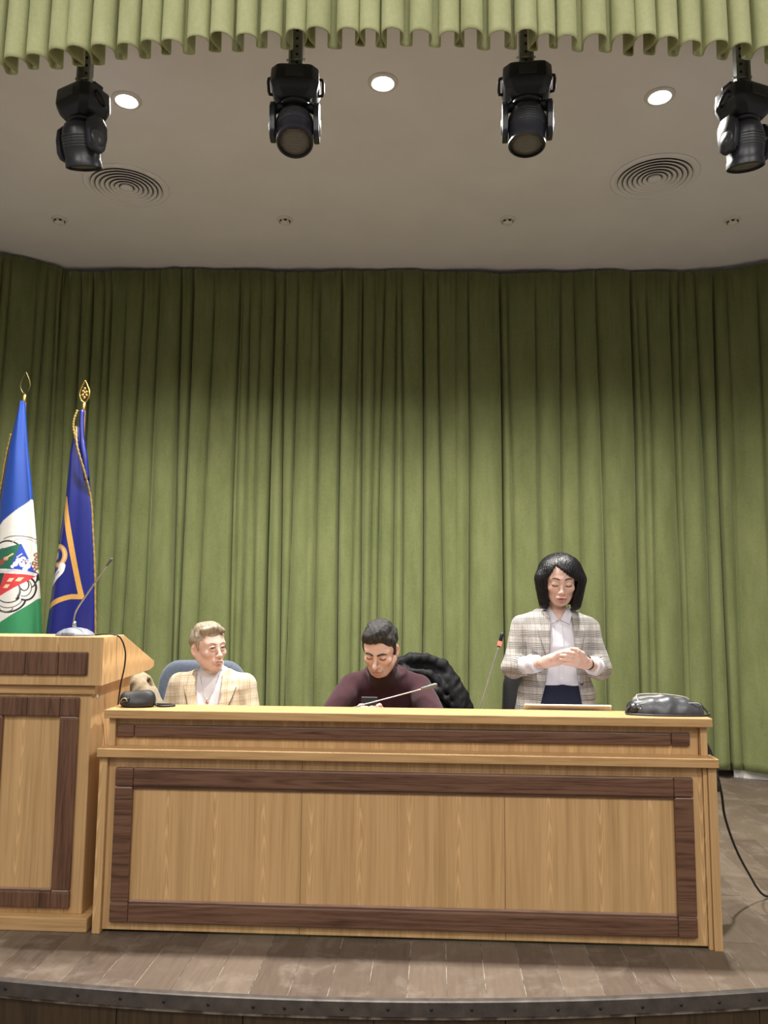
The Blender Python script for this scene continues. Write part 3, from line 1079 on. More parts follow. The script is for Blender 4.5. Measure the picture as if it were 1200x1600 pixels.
def paint_a(x, z):
    xo, zo = x, z
    c = np.tile(np.array(BLUE), (len(x), 1))
    l1 = 1.825 + 0.40 * (x + 2.50) - 1.6 * np.maximum(0, -2.60 - x) ** 1.0 * 0 + 0.0
    b1 = np.interp(x, [-2.66, -2.60, -2.56, -2.50, -2.41], [1.70, 1.775, 1.83, 1.88, 1.965])
    b2 = np.interp(x, [-2.66, -2.60, -2.50, -2.40, -2.32], [1.165, 1.195, 1.255, 1.325, 1.385])
    c[z < b1] = WHT
    c[z < b2] = GRN
    wht = (z < b1 - 0.004) & (z > b2 + 0.004)

    def put(mask, colr):
        c[mask & wht] = colr
    # scroll work around the shield
    x, z = xo - 0.040, zo - 0.030
    G1, G2 = (0.16, 0.15, 0.15), (0.40, 0.39, 0.38)
    for cx, cz, rx, rz, a0, a1, wd, cc in [
            (-2.56, 1.625, 0.075, 0.055, 30, 200, 0.006, BLK), (-2.585, 1.60, 0.030, 0.034, -150, 160, 0.006, G1), (-2.585, 1.60, 0.016, 0.018, -60, 200, 0.004, BLK),
            (-2.475, 1.66, 0.060, 0.035, 10, 170, 0.004, G2), (-2.445, 1.64, 0.045, 0.05, -50, 60, 0.005, G2), (-2.50, 1.68, 0.09, 0.03, 20, 160, 0.004, G1),
            (-2.53, 1.34, 0.090, 0.075, 190, 350, 0.007, BLK), (-2.53, 1.345, 0.075, 0.055, 190, 350, 0.004, G1), (-2.53, 1.355, 0.060, 0.035, 190, 350, 0.004, BLK),
            (-2.44, 1.40, 0.050, 0.065, -110, 70, 0.007, BLK), (-2.45, 1.405, 0.035, 0.048, -110, 70, 0.004, G1), (-2.45, 1.42, 0.020, 0.030, -140, 90, 0.004, BLK),
            (-2.50, 1.385, 0.03, 0.05, -60, 120, 0.006, BLK), (-2.49, 1.39, 0.018, 0.035, -60, 120, 0.004, G1),
            (-2.60, 1.30, 0.03, 0.03, 90, 330, 0.005, G1), (-2.55, 1.285, 0.05, 0.018, 150, 380, 0.004, G1), (-2.42, 1.46, 0.03, 0.05, -80, 60, 0.005, BLK)]:
        put(segd(x, z, arcpts(cx, cz, rx, rz, a0, a1)) < wd * 0.78, cc)
    for cx, cz in [(-2.405, 1.60), (-2.40, 1.575), (-2.412, 1.55), (-2.398, 1.53), (-2.408, 1.515)]:
        d = np.hypot(x - cx, z - cz)
        put(d < 0.013, (0.17, 0.09, 0.06))
        put(d < 0.006, (0.5, 0.3, 0.2))
    # lozenge shield in four quarters
    top, right, low, left = (-2.485, 1.665), (-2.394, 1.475), (-2.60, 1.345), (-2.66, 1.545)
    ctr = (-2.552, 1.495)
    tm = (-2.485, 1.665)
    put(inpoly(x, z, [top, (-2.535, 1.515), (-2.70, 1.52), (-2.70, 1.60)]), DGRN)
    put(inpoly(x, z, [top, right, (-2.43, 1.49), (-2.535, 1.515)]), (0.025, 0.06, 0.40))
    put(inpoly(x, z, [(-2.565, 1.49), (-2.45, 1.485), right, (-2.60, 1.345)]), RED)
    put(inpoly(x, z, [(-2.70, 1.50), (-2.565, 1.49), (-2.60, 1.345), (-2.70, 1.40)]), (0.012, 0.06, 0.04))
    put(segd(x, z, spline([(-2.64, 1.512), (-2.565, 1.498), (-2.51, 1.508), (-2.45, 1.498), (-2.40, 1.485)], 8)[:, :2].tolist()) < 0.0075, (0.52, 0.52, 0.53))
    # tower in the green quarter
    put(inpoly(x, z, [(-2.62, 1.53), (-2.575, 1.545), (-2.565, 1.575), (-2.61, 1.565)]), (0.28, 0.07, 0.04))
    put(np.hypot((x + 2.562) / 1.4, z - 1.576) < 0.011, (0.62, 0.30, 0.20))
    put(segd(x, z, [(-2.557, 1.582), (-2.523, 1.604)]) < 0.0045, (0.7, 0.55, 0.25))
    # white bird on the blue quarter
    for cx, cz, rr in [(-2.49, 1.565, 0.016), (-2.468, 1.545, 0.018), (-2.445, 1.535, 0.017), (-2.448, 1.56, 0.015), (-2.47, 1.575, 0.014), (-2.455, 1.515, 0.013), (-2.505, 1.545, 0.014), (-2.52, 1.53, 0.010)]:
        put(np.hypot(x - cx, (z - cz)) < rr, (0.75, 0.75, 0.76))
    put(segd(x, z, [(-2.50, 1.585), (-2.478, 1.605)]) < 0.003, (0.75, 0.75, 0.76))
    for cx, cz in [(-2.475, 1.557), (-2.455, 1.548), (-2.468, 1.570)]:
        put(np.hypot(x - cx, z - cz) < 0.005, (0.16, 0.05, 0.25))
    put(segd(x, z, arcpts(-2.452, 1.562, 0.008, 0.008, 0, 300)) < 0.002, BLK)
    # pale loaves on the red quarter
    for cx, cz in [(-2.525, 1.452), (-2.478, 1.456), (-2.545, 1.415)]:
        u, v = (x - cx) * 0.9 + (z - cz) * 0.45, -(x - cx) * 0.45 + (z - cz) * 0.9
        put((np.abs(u) / 0.024 + np.abs(v) / 0.0125) ** 1.0 < 1.0, (0.72, 0.55, 0.33))
    put(np.hypot((x + 2.615) / 0.6, (z - 1.455)) < 0.018, (0.6, 0.6, 0.6))
    return c


def paint_b(x, z):
    c = np.tile(np.array(ROYAL), (len(x), 1))
    ln = spline([(-2.195, 1.965), (-2.165, 1.80), (-2.125, 1.62), (-2.088, 1.475), (-2.064, 1.388)], 8)[:, :2].tolist()
    c[segd(x, z, ln) < 0.0150] = ORG
    ln2 = spline([(-2.067, 1.388), (-2.13, 1.385), (-2.20, 1.36), (-2.285, 1.305)], 8)[:, :2].tolist()
    c[segd(x, z, ln2) < 0.0140] = ORG
    d = segd(x, z, arcpts(-2.212, 1.625, 0.042, 0.055, -110, 110))
    c[d < 0.014] = (0.46, 0.27, 0.10)
    c[d < 0.005] = (0.62, 0.40, 0.16)
    c[np.hypot((x + 2.228) / 0.6, z - 1.625) < 0.026] = (0.5, 0.45, 0.4)
    c[segd(x, z, arcpts(-2.235, 1.545, 0.052, 0.05, -80, 30)) < 0.0] = WHT
    wh = spline([(-2.255, 1.46), (-2.22, 1.50), (-2.19, 1.535), (-2.182, 1.565)], 8)[:, :2].tolist()
    c[segd(x, z, wh) < 0.019] = (0.62, 0.62, 0.64)
    c[segd(x, z, spline([(-2.25, 1.475), (-2.22, 1.51), (-2.20, 1.53)], 8)[:, :2].tolist()) < 0.0045] = (0.25, 0.25, 0.30)
    return c


def flagpole(x, y, zt, fin, parent, dark):
    tube('pole', [(x, y, 0.03), (x, y, 1.2), (x, y, zt)], 0.012, DKWOOD, parent, 14)
    lathe('stand_base', [(0, 0.0), (0.15, 0.0), (0.15, 0.018), (0.06, 0.035), (0.022, 0.06), (0.022, 0.16), (0, 0.16)], DKWOOD, parent, 36, Matrix.Translation((x, y, 0)))
    mt = DARKGOLD if dark else GOLD
    f = lathe('ferrule', [(0, 0), (0.011, 0.0), (0.012, 0.004), (0.012, 0.045), (0.009, 0.052), (0, 0.052)], GOLD, parent, 20, Matrix.Translation((x, y, zt)))
    # open leaf-shaped finial
    hz = zt + 0.052
    lobe = [(0, 0, hz), (0.016, 0, hz + 0.012), (0.030, 0, hz + 0.045), (0.026, 0, hz + 0.080), (0.010, 0, hz + 0.118), (0, 0, hz + 0.138)]
    bm = bmesh.new()
    for s in (-1, 1):
        pts = spline([(x + s * a, y + b_, c_) for a, b_, c_ in lobe], 6)
        bm_tube(bm, pts, 0.0042, 8)
    fo_ = bmobj('finial', bm, mt, parent, True)
    if not dark:
        bm = bmesh.new()
        rnd = random.Random(3)
        for a, c_ in [(0, 0.03), (-0.012, 0.045), (0.012, 0.045), (0, 0.06), (-0.010, 0.07), (0.012, 0.065), (0, 0.085)]:
            bmesh.ops.create_icosphere(bm, subdivisions=2, radius=0.0095, matrix=Matrix.Translation((x + a, y, hz + c_)))
        bmobj('finial_emblem', bm, mt, fo_, True)


fa = empty('tricolour_flag', (0, 0, 0), 0, 'blue white and green flag with a quartered crest behind the lectern', 'flag', 'flags on poles behind the lectern')
flagpole(-2.512, 4.42, 2.56, 1, fa, True)
flag_cloth('cloth', [(2.562, -2.522, -2.500), (2.42, -2.552, -2.482), (2.27, -2.580, -2.462), (1.96, -2.613, -2.412), (1.69, -2.628, -2.374), (1.40, -2.635, -2.336), (1.16, -2.640, -2.310), (0.62, -2.65, -2.28)],
           fa, 4.40, 0.085, paint_a, [(3, 0.20, 0.6, 0.7), (5, 0.10, 2.0, -0.8), (2, 0.10, 0.0, 0.3)])
fb = empty('blue_flag', (0, 0, 0), 0, 'dark blue flag with gold border line and gold fringe, right flag behind the lectern', 'flag', 'flags on poles behind the lectern')
flagpole(-2.135, 4.42, 2.505, 1, fb, False)
flag_cloth('cloth', [(2.40, -2.162, -2.140), (2.27, -2.195, -2.102), (1.96, -2.208, -2.050), (1.69, -2.236, -2.020), (1.40, -2.262, -1.998), (1.166, -2.283, -1.986), (0.66, -2.30, -1.96)],
           fb, 4.40, 0.085, paint_b, [(3, 0.22, 1.4, 0.5), (5, 0.10, 0.5, 0.8), (2, 0.12, 0.8, 0.3)], 240, 200, (1.24, 1.98, 260))
tube('sleeve', spline([(-2.140, 4.41, 2.505), (-2.135, 4.40, 2.42), (-2.118, 4.39, 2.30), (-2.096, 4.385, 2.20), (-2.08, 4.39, 2.08)], 6), [0.014] * 12 + [0.017] * 13, plain('royal_blue_satin', ROYAL, 0.35), fb, 10)
fr = spline([(-2.16, 4.385, 2.40), (-2.128, 4.345, 2.27), (-2.083, 4.36, 2.12), (-2.052, 4.395, 1.96), (-2.028, 4.395, 1.75), (-2.008, 4.395, 1.55), (-1.992, 4.395, 1.30), (-1.975, 4.395, 1.0), (-1.955, 4.395, 0.66)], 14)
tube('fringe', fr, [0.0068 + 0.0016 * math.sin(k * 2.1) for k in range(len(fr))], FRINGE, fb, 8)
fr2 = spline([(-2.155, 4.38, 2.50), (-2.168, 4.37, 2.44), (-2.166, 4.365, 2.385), (-2.145, 4.36, 2.31)], 10)
tube('fringe', fr2, [0.0068 + 0.0016 * math.sin(k * 2.1) for k in range(len(fr2))], FRINGE, fb, 8)
fr3 = spline([(-2.566, 4.39, 2.36), (-2.590, 4.39, 2.22), (-2.608, 4.39, 2.05), (-2.620, 4.395, 1.9), (-2.636, 4.395, 1.6), (-2.655, 4.395, 0.62)], 14)
tube('fringe', fr3, [0.0068 + 0.0016 * math.sin(k * 2.1) for k in range(len(fr3))], FRINGE, fa, 8)

# ---------------------------------------------------------------- microphones
LGREY = plain('light_grey_plastic', (0.19, 0.20, 0.235), 0.5, 0, 0.05)
REDGLOW, nt, b = newmat('red_ring_light')
b.inputs['Base Color'].default_value = (0.8, 0.05, 0.03, 1)
b.inputs['Emission Color'].default_value = (1.0, 0.10, 0.07, 1)
b.inputs['Emission Strength'].default_value = 2.6


MICG = plain('mic_grey', (0.13, 0.135, 0.13), 0.4, 0.5)


def mic_head(parent, p, d, ring=None, sc=1.0):
    d = Vector(d).normalized()
    M_ = Matrix.Translation(p) @ d.to_track_quat('Z', 'Y').to_matrix().to_4x4() @ Matrix.Scale(sc, 4)
    lathe('capsule', [(0, 0), (0.0065, 0.0), (0.0075, 0.004), (0.0078, 0.030), (0.0088, 0.034), (0.0092, 0.060), (0.006, 0.068), (0, 0.069)], ring[0] if ring else MICG, parent, 18, M_)
    if ring:
        lathe('ring_light', [(0.0084, 0.006), (0.0094, 0.010), (0.0094, 0.024), (0.0084, 0.028)], REDGLOW, parent, 18, M_)


def mic_body(parent, x, y, z, mat, w=0.17, d=0.16):
    lathe('base', [(0, 0), (0.5, 0), (0.5, 0.03), (0.44, 0.09), (0.30, 0.17), (0.15, 0.205), (0, 0.215)], mat, parent, 40,
          Matrix.Translation((x, y, z)) @ Matrix.Diagonal((w, d, 0.17, 1)))


m1 = empty('lectern_microphone', (0, 0, 0), 0, 'gooseneck microphone with pale grey base standing on the lectern', 'microphone', 'gooseneck microphones')
mic_body(m1, -1.626, 3.395, 1.216, LGREY, 0.170, 0.15)
pts = spline([(-1.632, 3.395, 1.245), (-1.635, 3.395, 1.29), (-1.622, 3.392, 1.335), (-1.575, 3.387, 1.405), (-1.53, 3.384, 1.471), (-1.486, 3.38, 1.535)], 10)
tube('gooseneck', pts, 0.0036, STEEL, m1, 10)
lathe('neck_socket', [(0, 0), (0.009, 0), (0.008, 0.03), (0.0045, 0.034), (0, 0.034)], STEEL, m1, 16, Matrix.Translation((-1.632, 3.395, 1.246)))
mic_head(m1, (-1.49, 3.3805, 1.529), (0.064, -0.004, 0.085), None, 0.62)


def lettering(text, size, loc, rot, mat, parent):
    cu = bpy.data.curves.new('lettering', 'FONT')
    cu.body = text
    cu.size = size
    cu.extrude = 0.0004
    cu.align_x = 'CENTER'
    cu.resolution_u = 2
    tmp = bpy.data.objects.new('tmp', cu)
    COL.objects.link(tmp)
    bpy.context.view_layer.update()
    me = bpy.data.meshes.new_from_object(tmp.evaluated_get(bpy.context.evaluated_depsgraph_get()))
    bpy.data.objects.remove(tmp)
    xs_ = [v.co.x for v in me.vertices]
    me.transform(Matrix.Translation((-(min(xs_) + max(xs_)) / 2, 0, 0)))
    o = link('lettering', me, mat, parent)
    o.location = loc
    o.rotation_euler = rot
    return o


lettering('BOSCH', 0.0175, (-1.626, 3.3190, 1.2222), (R(50), 0, 0), BLACK, m1)
cab = empty('microphone_cable', (0, 0, 0), 0, 'thin dark cable looping from the lectern microphone down behind the black pouch', 'cable')
pts = spline([(-1.545, 3.42, 1.219), (-1.50, 3.425, 1.2225), (-1.465, 3.43, 1.221), (-1.435, 3.44, 1.205), (-1.415, 3.45, 1.15), (-1.418, 3.46, 1.08), (-1.44, 3.475, 0.98), (-1.45, 3.50, 0.86), (-1.40, 3.56, 0.766), (-1.30, 3.66, 0.7635)], 10)
tube('cord', pts, 0.0036, BLACK, cab, 8)

DKMIC = plain('dark_mic_base', (0.03, 0.032, 0.036), 0.4)
m2 = empty('desk_microphone', (0, 0, 0), 0, 'gooseneck microphone leaning right in front of the seated man', 'microphone', 'gooseneck microphones')
mic_body(m2, -0.46, 3.62, 0.760, DKMIC)
pts = spline([(-0.46, 3.62, 0.79), (-0.455, 3.615, 0.84), (-0.42, 3.59, 0.88), (-0.363, 3.565, 0.903), (-0.2, 3.555, 0.949), (-0.06, 3.55, 0.989)], 8)
tube('gooseneck', pts, 0.0026, STEEL, m2, 10)
mic_head(m2, (-0.072, 3.5505, 0.9855), (0.061, 0, 0.018), None, 1.12)
m3 = empty('desk_microphone', (0, 0, 0), 0, 'upright gooseneck microphone with glowing red ring beside the standing woman', 'microphone', 'gooseneck microphones')
mic_body(m3, 0.17, 3.62, 0.760, DKMIC)
pts = spline([(0.165, 3.62, 0.79), (0.170, 3.618, 0.84), (0.195, 3.605, 0.90), (0.245, 3.60, 1.06), (0.283, 3.60, 1.178)], 8)
tube('gooseneck', pts, 0.0036, GREYMETAL, m3, 10)
mic_head(m3, (0.282, 3.60, 1.175), (0.012, 0, 0.043), (BLACK,), 1.0)

# ---------------------------------------------------------------- laptop, bags
LAPM = plain('silver_aluminium', (0.62, 0.57, 0.50), 0.35, 0.5, 0.05)
lap = empty('laptop', (0.575, 3.66, 0.760), R(0.5), 'open silver laptop in front of the standing woman, back of its lid visible', 'laptop')
box('keyboard_base', -0.19, 0.19, 0.0, 0.20, 0.0, 0.014, LAPM, lap, 0.005)
for r_ in range(5):
    for k in range(13):
        if r_ == 0 and k == 0:
            bm = bmesh.new()
            bm_box(bm, -0.0105, 0.0105, -0.008, 0.008, 0, 0.0022, 0.001, 1)
            o = bmobj('key', bm, BLACK, lap)
            keym = o.data
        else:
            o = link('key', keym, None, lap)
        o.location = (-0.156 + k * 0.026, 0.03 + r_ * 0.021, 0.0138)
box('touchpad', -0.055, 0.055, 0.138, 0.192, 0.0138, 0.0146, GREYMETAL, lap, 0.0)
bm = bmesh.new()
bm_box(bm, -0.192, 0.192, -0.004, 0.004, 0.0, 0.215, 0.0035, 2)
lid = bmobj('lid', bm, LAPM, lap)
lid.location = (0, 0.002, 0.012)
lid.rotation_euler = (R(42), 0, 0)
SCR, nt, b = newmat('screen_glow')
b.inputs['Base Color'].default_value = (0.02, 0.02, 0.02, 1)
b.inputs['Emission Color'].default_value = (0.72, 0.80, 1.0, 1)
b.inputs['Emission Strength'].default_value = 1.6
box('screen', -0.18, 0.18, 0.0035, 0.0052, 0.012, 0.205, SCR, lid, 0)
# ---------------------------------------------------------------- smooth solid modelling (distance fields, surface nets)


def axis(a, b, h, fine=()):
    """grid axis with step h, finer inside the given (lo, hi, step) intervals"""
    out = [a]
    while out[-1] < b:
        st = h
        for lo, hi, fs in fine:
            if lo - fs <= out[-1] <= hi:
                st = fs
        out.append(out[-1] + st)
    return np.array(out, np.float32)


class Field:
    def __init__(self, xs, ys, zs):
        self.ax = (xs, ys, zs)
        self.D = np.full((len(xs), len(ys), len(zs)), 0.5, np.float32)

    def sl(self, lo, hi):
        return tuple(slice(max(0, int(np.searchsorted(a, l)) - 1), int(np.searchsorted(a, h)) + 1) for a, l, h in zip(self.ax, lo, hi))

    def pts(self, s):
        x, y, z = (a[q] for a, q in zip(self.ax, s))
        return x[:, None, None], y[None, :, None], z[None, None, :]

    def apply(self, fn, lo, hi, k=0.01, op='add', M=None, margin=None):
        mg = (0.02 + k) if margin is None else margin
        lo, hi = np.array(lo, float), np.array(hi, float)
        if M is not None:
            c = np.array([[lo[0] if i & 1 else hi[0], lo[1] if i & 2 else hi[1], lo[2] if i & 4 else hi[2]] for i in range(8)])
            c = c @ np.array(M.to_3x3()).T + np.array(M.translation)
            lo, hi = c.min(0), c.max(0)
        s = self.sl(lo - mg, hi + mg)
        if any(q.stop <= q.start for q in s):
            return
        X, Y, Z = self.pts(s)
        if M is not None:
            Mi = np.array(M.inverted(), np.float32)
            X, Y, Z = (Mi[r, 0] * X + Mi[r, 1] * Y + Mi[r, 2] * Z + Mi[r, 3] for r in range(3))
        d = fn(X, Y, Z).astype(np.float32)
        A = self.D[s]
        if op == 'add':
            r = np.minimum(A, d)
            if k > 0:
                h = np.maximum(k - np.abs(A - d), 0) / k
                r = r - h * h * k * 0.25
        elif op == 'sub':
            d = -d
            r = np.maximum(A, d)
            if k > 0:
                h = np.maximum(k - np.abs(A - d), 0) / k
                r = r + h * h * k * 0.25
        self.D[s] = r

    # -- primitives
    def ell(self, c, r, k=0.01, op='add', M=None):
        c = np.array(c, float)
        r = np.array(r if hasattr(r, '__len__') else (r, r, r), float)

        def f(X, Y, Z):
            x, y, z = X - c[0], Y - c[1], Z - c[2]
            k0 = np.sqrt((x / r[0]) ** 2 + (y / r[1]) ** 2 + (z / r[2]) ** 2)
            k1 = np.sqrt((x / r[0] ** 2) ** 2 + (y / r[1] ** 2) ** 2 + (z / r[2] ** 2) ** 2) + 1e-9
            return k0 * (k0 - 1) / k1
        self.apply(f, c - r, c + r, k, op, M)

    def cone(self, a, b, ra, rb, k=0.01, op='add', M=None, flat=None):
        """tapered capsule; flat=(axis index, factor) squashes the section"""
        a, b = np.array(a, float), np.array(b, float)
        ba = b - a
        l2 = float(ba @ ba) + 1e-12

        def f(X, Y, Z):
            x, y, z = X - a[0], Y - a[1], Z - a[2]
            t = np.clip((x * ba[0] + y * ba[1] + z * ba[2]) / l2, 0, 1)
            dx, dy, dz = x - t * ba[0], y - t * ba[1], z - t * ba[2]
            if flat is not None:
                w = [1, 1, 1]
                w[flat[0]] = 1 / flat[1]
                dx, dy, dz = dx * w[0], dy * w[1], dz * w[2]
            q = np.sqrt(dx * dx + dy * dy + dz * dz) - (ra + (rb - ra) * t)
            return q * (min(1, flat[1]) if flat is not None else 1)
        m = max(ra, rb)
        self.apply(f, np.minimum(a, b) - m, np.maximum(a, b) + m, k, op, M)

    def chain(self, pts, rad, k=0.008, op='add', M=None, flat=None):
        for i in range(len(pts) - 1):
            self.cone(pts[i], pts[i + 1], rad[i], rad[i + 1], k, op, M, flat)

    def loft(self, secs, k=0.02, op='add', M=None, grow=0.0, e=2.3):
        """upright body: sections (z, cx, cy, half width, half depth)"""
        S = np.array(secs, float)
        S = S[np.argsort(S[:, 0])]
        zz = np.linspace(S[0, 0], S[-1, 0], 160)
        # smooth interpolation
        T = [np.interp(zz, S[:, 0], S[:, i]) for i in range(1, 5)]
        kk = np.hanning(15)
        kk /= kk.sum()
        T = [np.convolve(np.pad(t, 7, mode='edge'), kk, 'valid') for t in T]

        def f(X, Y, Z):
            zc = np.clip(Z, S[0, 0], S[-1, 0])
            cx, cy, a, b_ = (np.interp(zc, zz, t) for t in T)
            a, b_ = a + grow, b_ + grow
            q = (np.abs((X - cx) / a) ** e + np.abs((Y - cy) / b_) ** e) ** (1 / e)
            d = (q - 1) * np.minimum(a, b_) * 0.9
            dz = np.maximum(S[0, 0] - grow - Z, Z - S[-1, 0] - grow)
            return np.maximum(d, dz)
        aw, bw = S[:, 3].max() + grow, S[:, 4].max() + grow
        lo = (S[:, 1].min() - aw, S[:, 2].min() - bw, S[0, 0] - grow)
        hi = (S[:, 1].max() + aw, S[:, 2].max() + bw, S[-1, 0] + grow)
        self.apply(f, lo, hi, k, op, M)

    def cut(self, fn, lo, hi, k=0.004, M=None):
        self.apply(fn, lo, hi, k, 'sub', M, 0.0)

    def ripple(self, fn, lo=None, hi=None):
        """add a small displacement to the surface"""
        lo = [a[0] for a in self.ax] if lo is None else lo
        hi = [a[-1] for a in self.ax] if hi is None else hi
        s = self.sl(lo, hi)
        X, Y, Z = self.pts(s)
        self.D[s] = self.D[s] + fn(X, Y, Z)

    def mesh(self):
        D = self.D
        xs, ys, zs = self.ax
        D[[0, -1]] = np.maximum(D[[0, -1]], 1e-3)
        D[:, [0, -1]] = np.maximum(D[:, [0, -1]], 1e-3)
        D[:, :, [0, -1]] = np.maximum(D[:, :, [0, -1]], 1e-3)
        S = D < 0
        cnt = np.zeros(tuple(n - 1 for n in D.shape), np.int8)
        offs = [(i, j, k) for i in (0, 1) for j in (0, 1) for k in (0, 1)]
        n0, n1, n2 = cnt.shape
        for i, j, k in offs:
            cnt += S[i:i + n0, j:j + n1, k:k + n2]
        act = (cnt > 0) & (cnt < 8)
        I = np.argwhere(act)
        vid = np.full(cnt.shape, -1, np.int32)
        vid[act] = np.arange(len(I))
        val = np.stack([D[I[:, 0] + i, I[:, 1] + j, I[:, 2] + k] for i, j, k in offs], 1)
        acc = np.zeros((len(I), 3))
        num = np.zeros(len(I))
        idx = {o: n for n, o in enumerate(offs)}
        for o in offs:
            for ax_ in range(3):
                if o[ax_]:
                    continue
                p = list(o)
                p[ax_] = 1
                a, b_ = val[:, idx[o]], val[:, idx[tuple(p)]]
                mk = (a < 0) != (b_ < 0)
                t = a[mk] / (a[mk] - b_[mk])
                q = np.tile(np.array(o, float), (mk.sum(), 1))
                q[:, ax_] = t
                acc[mk] += q
                num[mk] += 1
        fr = acc / num[:, None]
        V = np.empty((len(I), 3), np.float32)
        for c, a in enumerate((xs, ys, zs)):
            V[:, c] = a[I[:, c]] + (a[I[:, c] + 1] - a[I[:, c]]) * fr[:, c]
        F = []
        for ax_ in range(3):
            sl0 = [slice(None)] * 3
            sl1 = [slice(None)] * 3
            sl0[ax_] = slice(0, -1)
            sl1[ax_] = slice(1, None)
            A, B = S[tuple(sl0)], S[tuple(sl1)]
            E = np.argwhere(A != B)
            o1, o2 = [a for a in range(3) if a != ax_]
            ok = (E[:, o1] > 0) & (E[:, o2] > 0) & (E[:, o1] < D.shape[o1] - 1) & (E[:, o2] < D.shape[o2] - 1)
            E = E[ok]
            inside = A[E[:, 0], E[:, 1], E[:, 2]]
            q = []
            for d1, d2 in ((1, 1), (0, 1), (0, 0), (1, 0)):
                e = E.copy()
                e[:, o1] -= d1
                e[:, o2] -= d2
                q.append(vid[e[:, 0], e[:, 1], e[:, 2]])
            q = np.stack(q, 1)
            flip = inside if ax_ != 1 else ~inside
            q[~flip] = q[~flip][:, ::-1]
            F.append(q)
        F = np.concatenate(F)
        F = F[(F >= 0).all(1)]
        # relax slightly
        return V, F


def relax(V, F, n=1, lam=0.5):
    """Laplacian smoothing of a quad mesh"""
    e = np.concatenate([F[:, [0, 1]], F[:, [1, 2]], F[:, [2, 3]], F[:, [3, 0]]])
    e = np.concatenate([e, e[:, ::-1]])
    cnt = np.bincount(e[:, 0], minlength=len(V))[:, None]
    for _ in range(n):
        s = np.stack([np.bincount(e[:, 0], V[e[:, 1], c], len(V)) for c in range(3)], 1)
        V = V + lam * (s / np.maximum(cnt, 1) - V)
    return V


def field_obj(name, f, mat, parent, smooth=1, colors=None):
    V, F = f.mesh()
    if smooth:
        V = relax(V, F, smooth)
    c = colors(V) if colors is not None else None
    return npmesh(name, V, F, mat, parent, True, c)


def rotM(loc, rx=0, ry=0, rz=0):
    return Matrix.Translation(loc) @ Matrix.Rotation(rz, 4, 'Z') @ Matrix.Rotation(rx, 4, 'X') @ Matrix.Rotation(ry, 4, 'Y')


def smst(a, b, x):
    t = np.clip((x - a) / (b - a), 0, 1)
    return t * t * (3 - 2 * t)


def creases(X, Y, Z, seed, n=5, freq=30, amp=0.003):
    """irregular ridged cloth folds"""
    rng = np.random.default_rng(seed)
    d = 0
    for _ in range(n):
        v = rng.normal(0, 1, 3)
        v = v / np.linalg.norm(v) * freq * rng.uniform(0.6, 1.6)
        u = rng.normal(0, 1, 3) * freq * 0.5
        p = rng.uniform(0, 6.28, 2)
        d = d + amp * rng.uniform(0.5, 1) * (np.abs(np.sin(v[0] * X + v[1] * Y + v[2] * Z + p[0] + 1.6 * np.sin(u[0] * X + u[1] * Y + u[2] * Z + p[1]))) - 0.6)
    return d


# ---------------------------------------------------------------- chairs


def cushion(name, w, d, h, r, mat, parent, loc, rot, bend=0.0, dome=0.0, taper=0.0):
    """padded upholstery: rounded slab in XZ with thickness d along Y, bent around the sitter"""
    hx, hz, ht = w / 2, h / 2, d / 2
    s = 0.016
    f = Field(axis(-hx - 0.05, hx + 0.05, s), axis(-ht - 0.09, ht + 0.05 + abs(bend) * hx * hx, min(s, d / 5)), axis(-hz - 0.04, hz + 0.04, s))

    def fn(X, Y, Z):
        k = 1 - taper * (Z + hz) / h
        y = Y + bend * X * X - dome * (1 - (X / hx) ** 2) * (1 - (Z / hz) ** 2)
        rr = r
        qx, qz = np.abs(X / k) - (hx - rr), np.abs(Z) - (hz - rr)
        d2 = np.sqrt(np.maximum(qx, 0) ** 2 + np.maximum(qz, 0) ** 2) + np.minimum(np.maximum(qx, qz), 0) - rr
        e = ht * 0.9
        q1, q2 = d2 + e, np.abs(y) - (ht - e)
        return np.sqrt(np.maximum(q1, 0) ** 2 + np.maximum(q2, 0) ** 2) + np.minimum(np.maximum(q1, q2), 0) - e
    f.apply(fn, (-9, -9, -9), (9, 9, 9), 0, 'add', None, 0)
    o = field_obj(name, f, mat, parent, 1)
    o.location = loc
    o.rotation_euler = rot
    return o


def chair(name, x, y, mat, label, back_top=1.03, w=0.52, back_h=0.52, arms=True, rz=0.0):
    c = empty(name, (x, y, 0), rz, label, 'chair', 'conference chairs behind the desk')
    cushion('seat', w * 0.96, 0.085, 0.46, 0.07, mat, c, (0, 0, 0.425), (R(90), 0, 0), 0, 0.0)
    cushion('backrest', w, 0.075, back_h, 0.13, mat, c, (0, 0.245, back_top - back_h / 2), (R(-7), 0, 0), -0.55, 0.01, 0.10)
    for sx in (-1, 1):
        for sy in (-1, 1):
            xx, yy = sx * 0.205, sy * 0.17
            tube('leg', [(xx * 1.08, yy * 1.15, 0.0), (xx, yy, 0.20), (xx, yy, 0.395)], 0.013, BLACK, c, 10)
        tube('back_post', spline([(sx * 0.16, 0.16, 0.385), (sx * 0.16, 0.24, 0.42), (sx * 0.15, 0.275, 0.55), (sx * 0.14, 0.285, back_top - 0.30)], 5), 0.013, BLACK, c, 10)
        if arms:
            tube('armrest', spline([(sx * 0.225, 0.12, 0.39), (sx * 0.272, 0.12, 0.45), (sx * 0.275, 0.11, 0.60), (sx * 0.272, 0.06, 0.645), (sx * 0.268, -0.12, 0.645)], 6), 0.015, BLACK, c, 10)
    tube('seat_frame', [(-0.205, 0.17, 0.38), (0.205, 0.17, 0.38), (0.205, -0.17, 0.38), (-0.205, -0.17, 0.38), (-0.205, 0.17, 0.38)], 0.012, BLACK, c, 8)
    return c


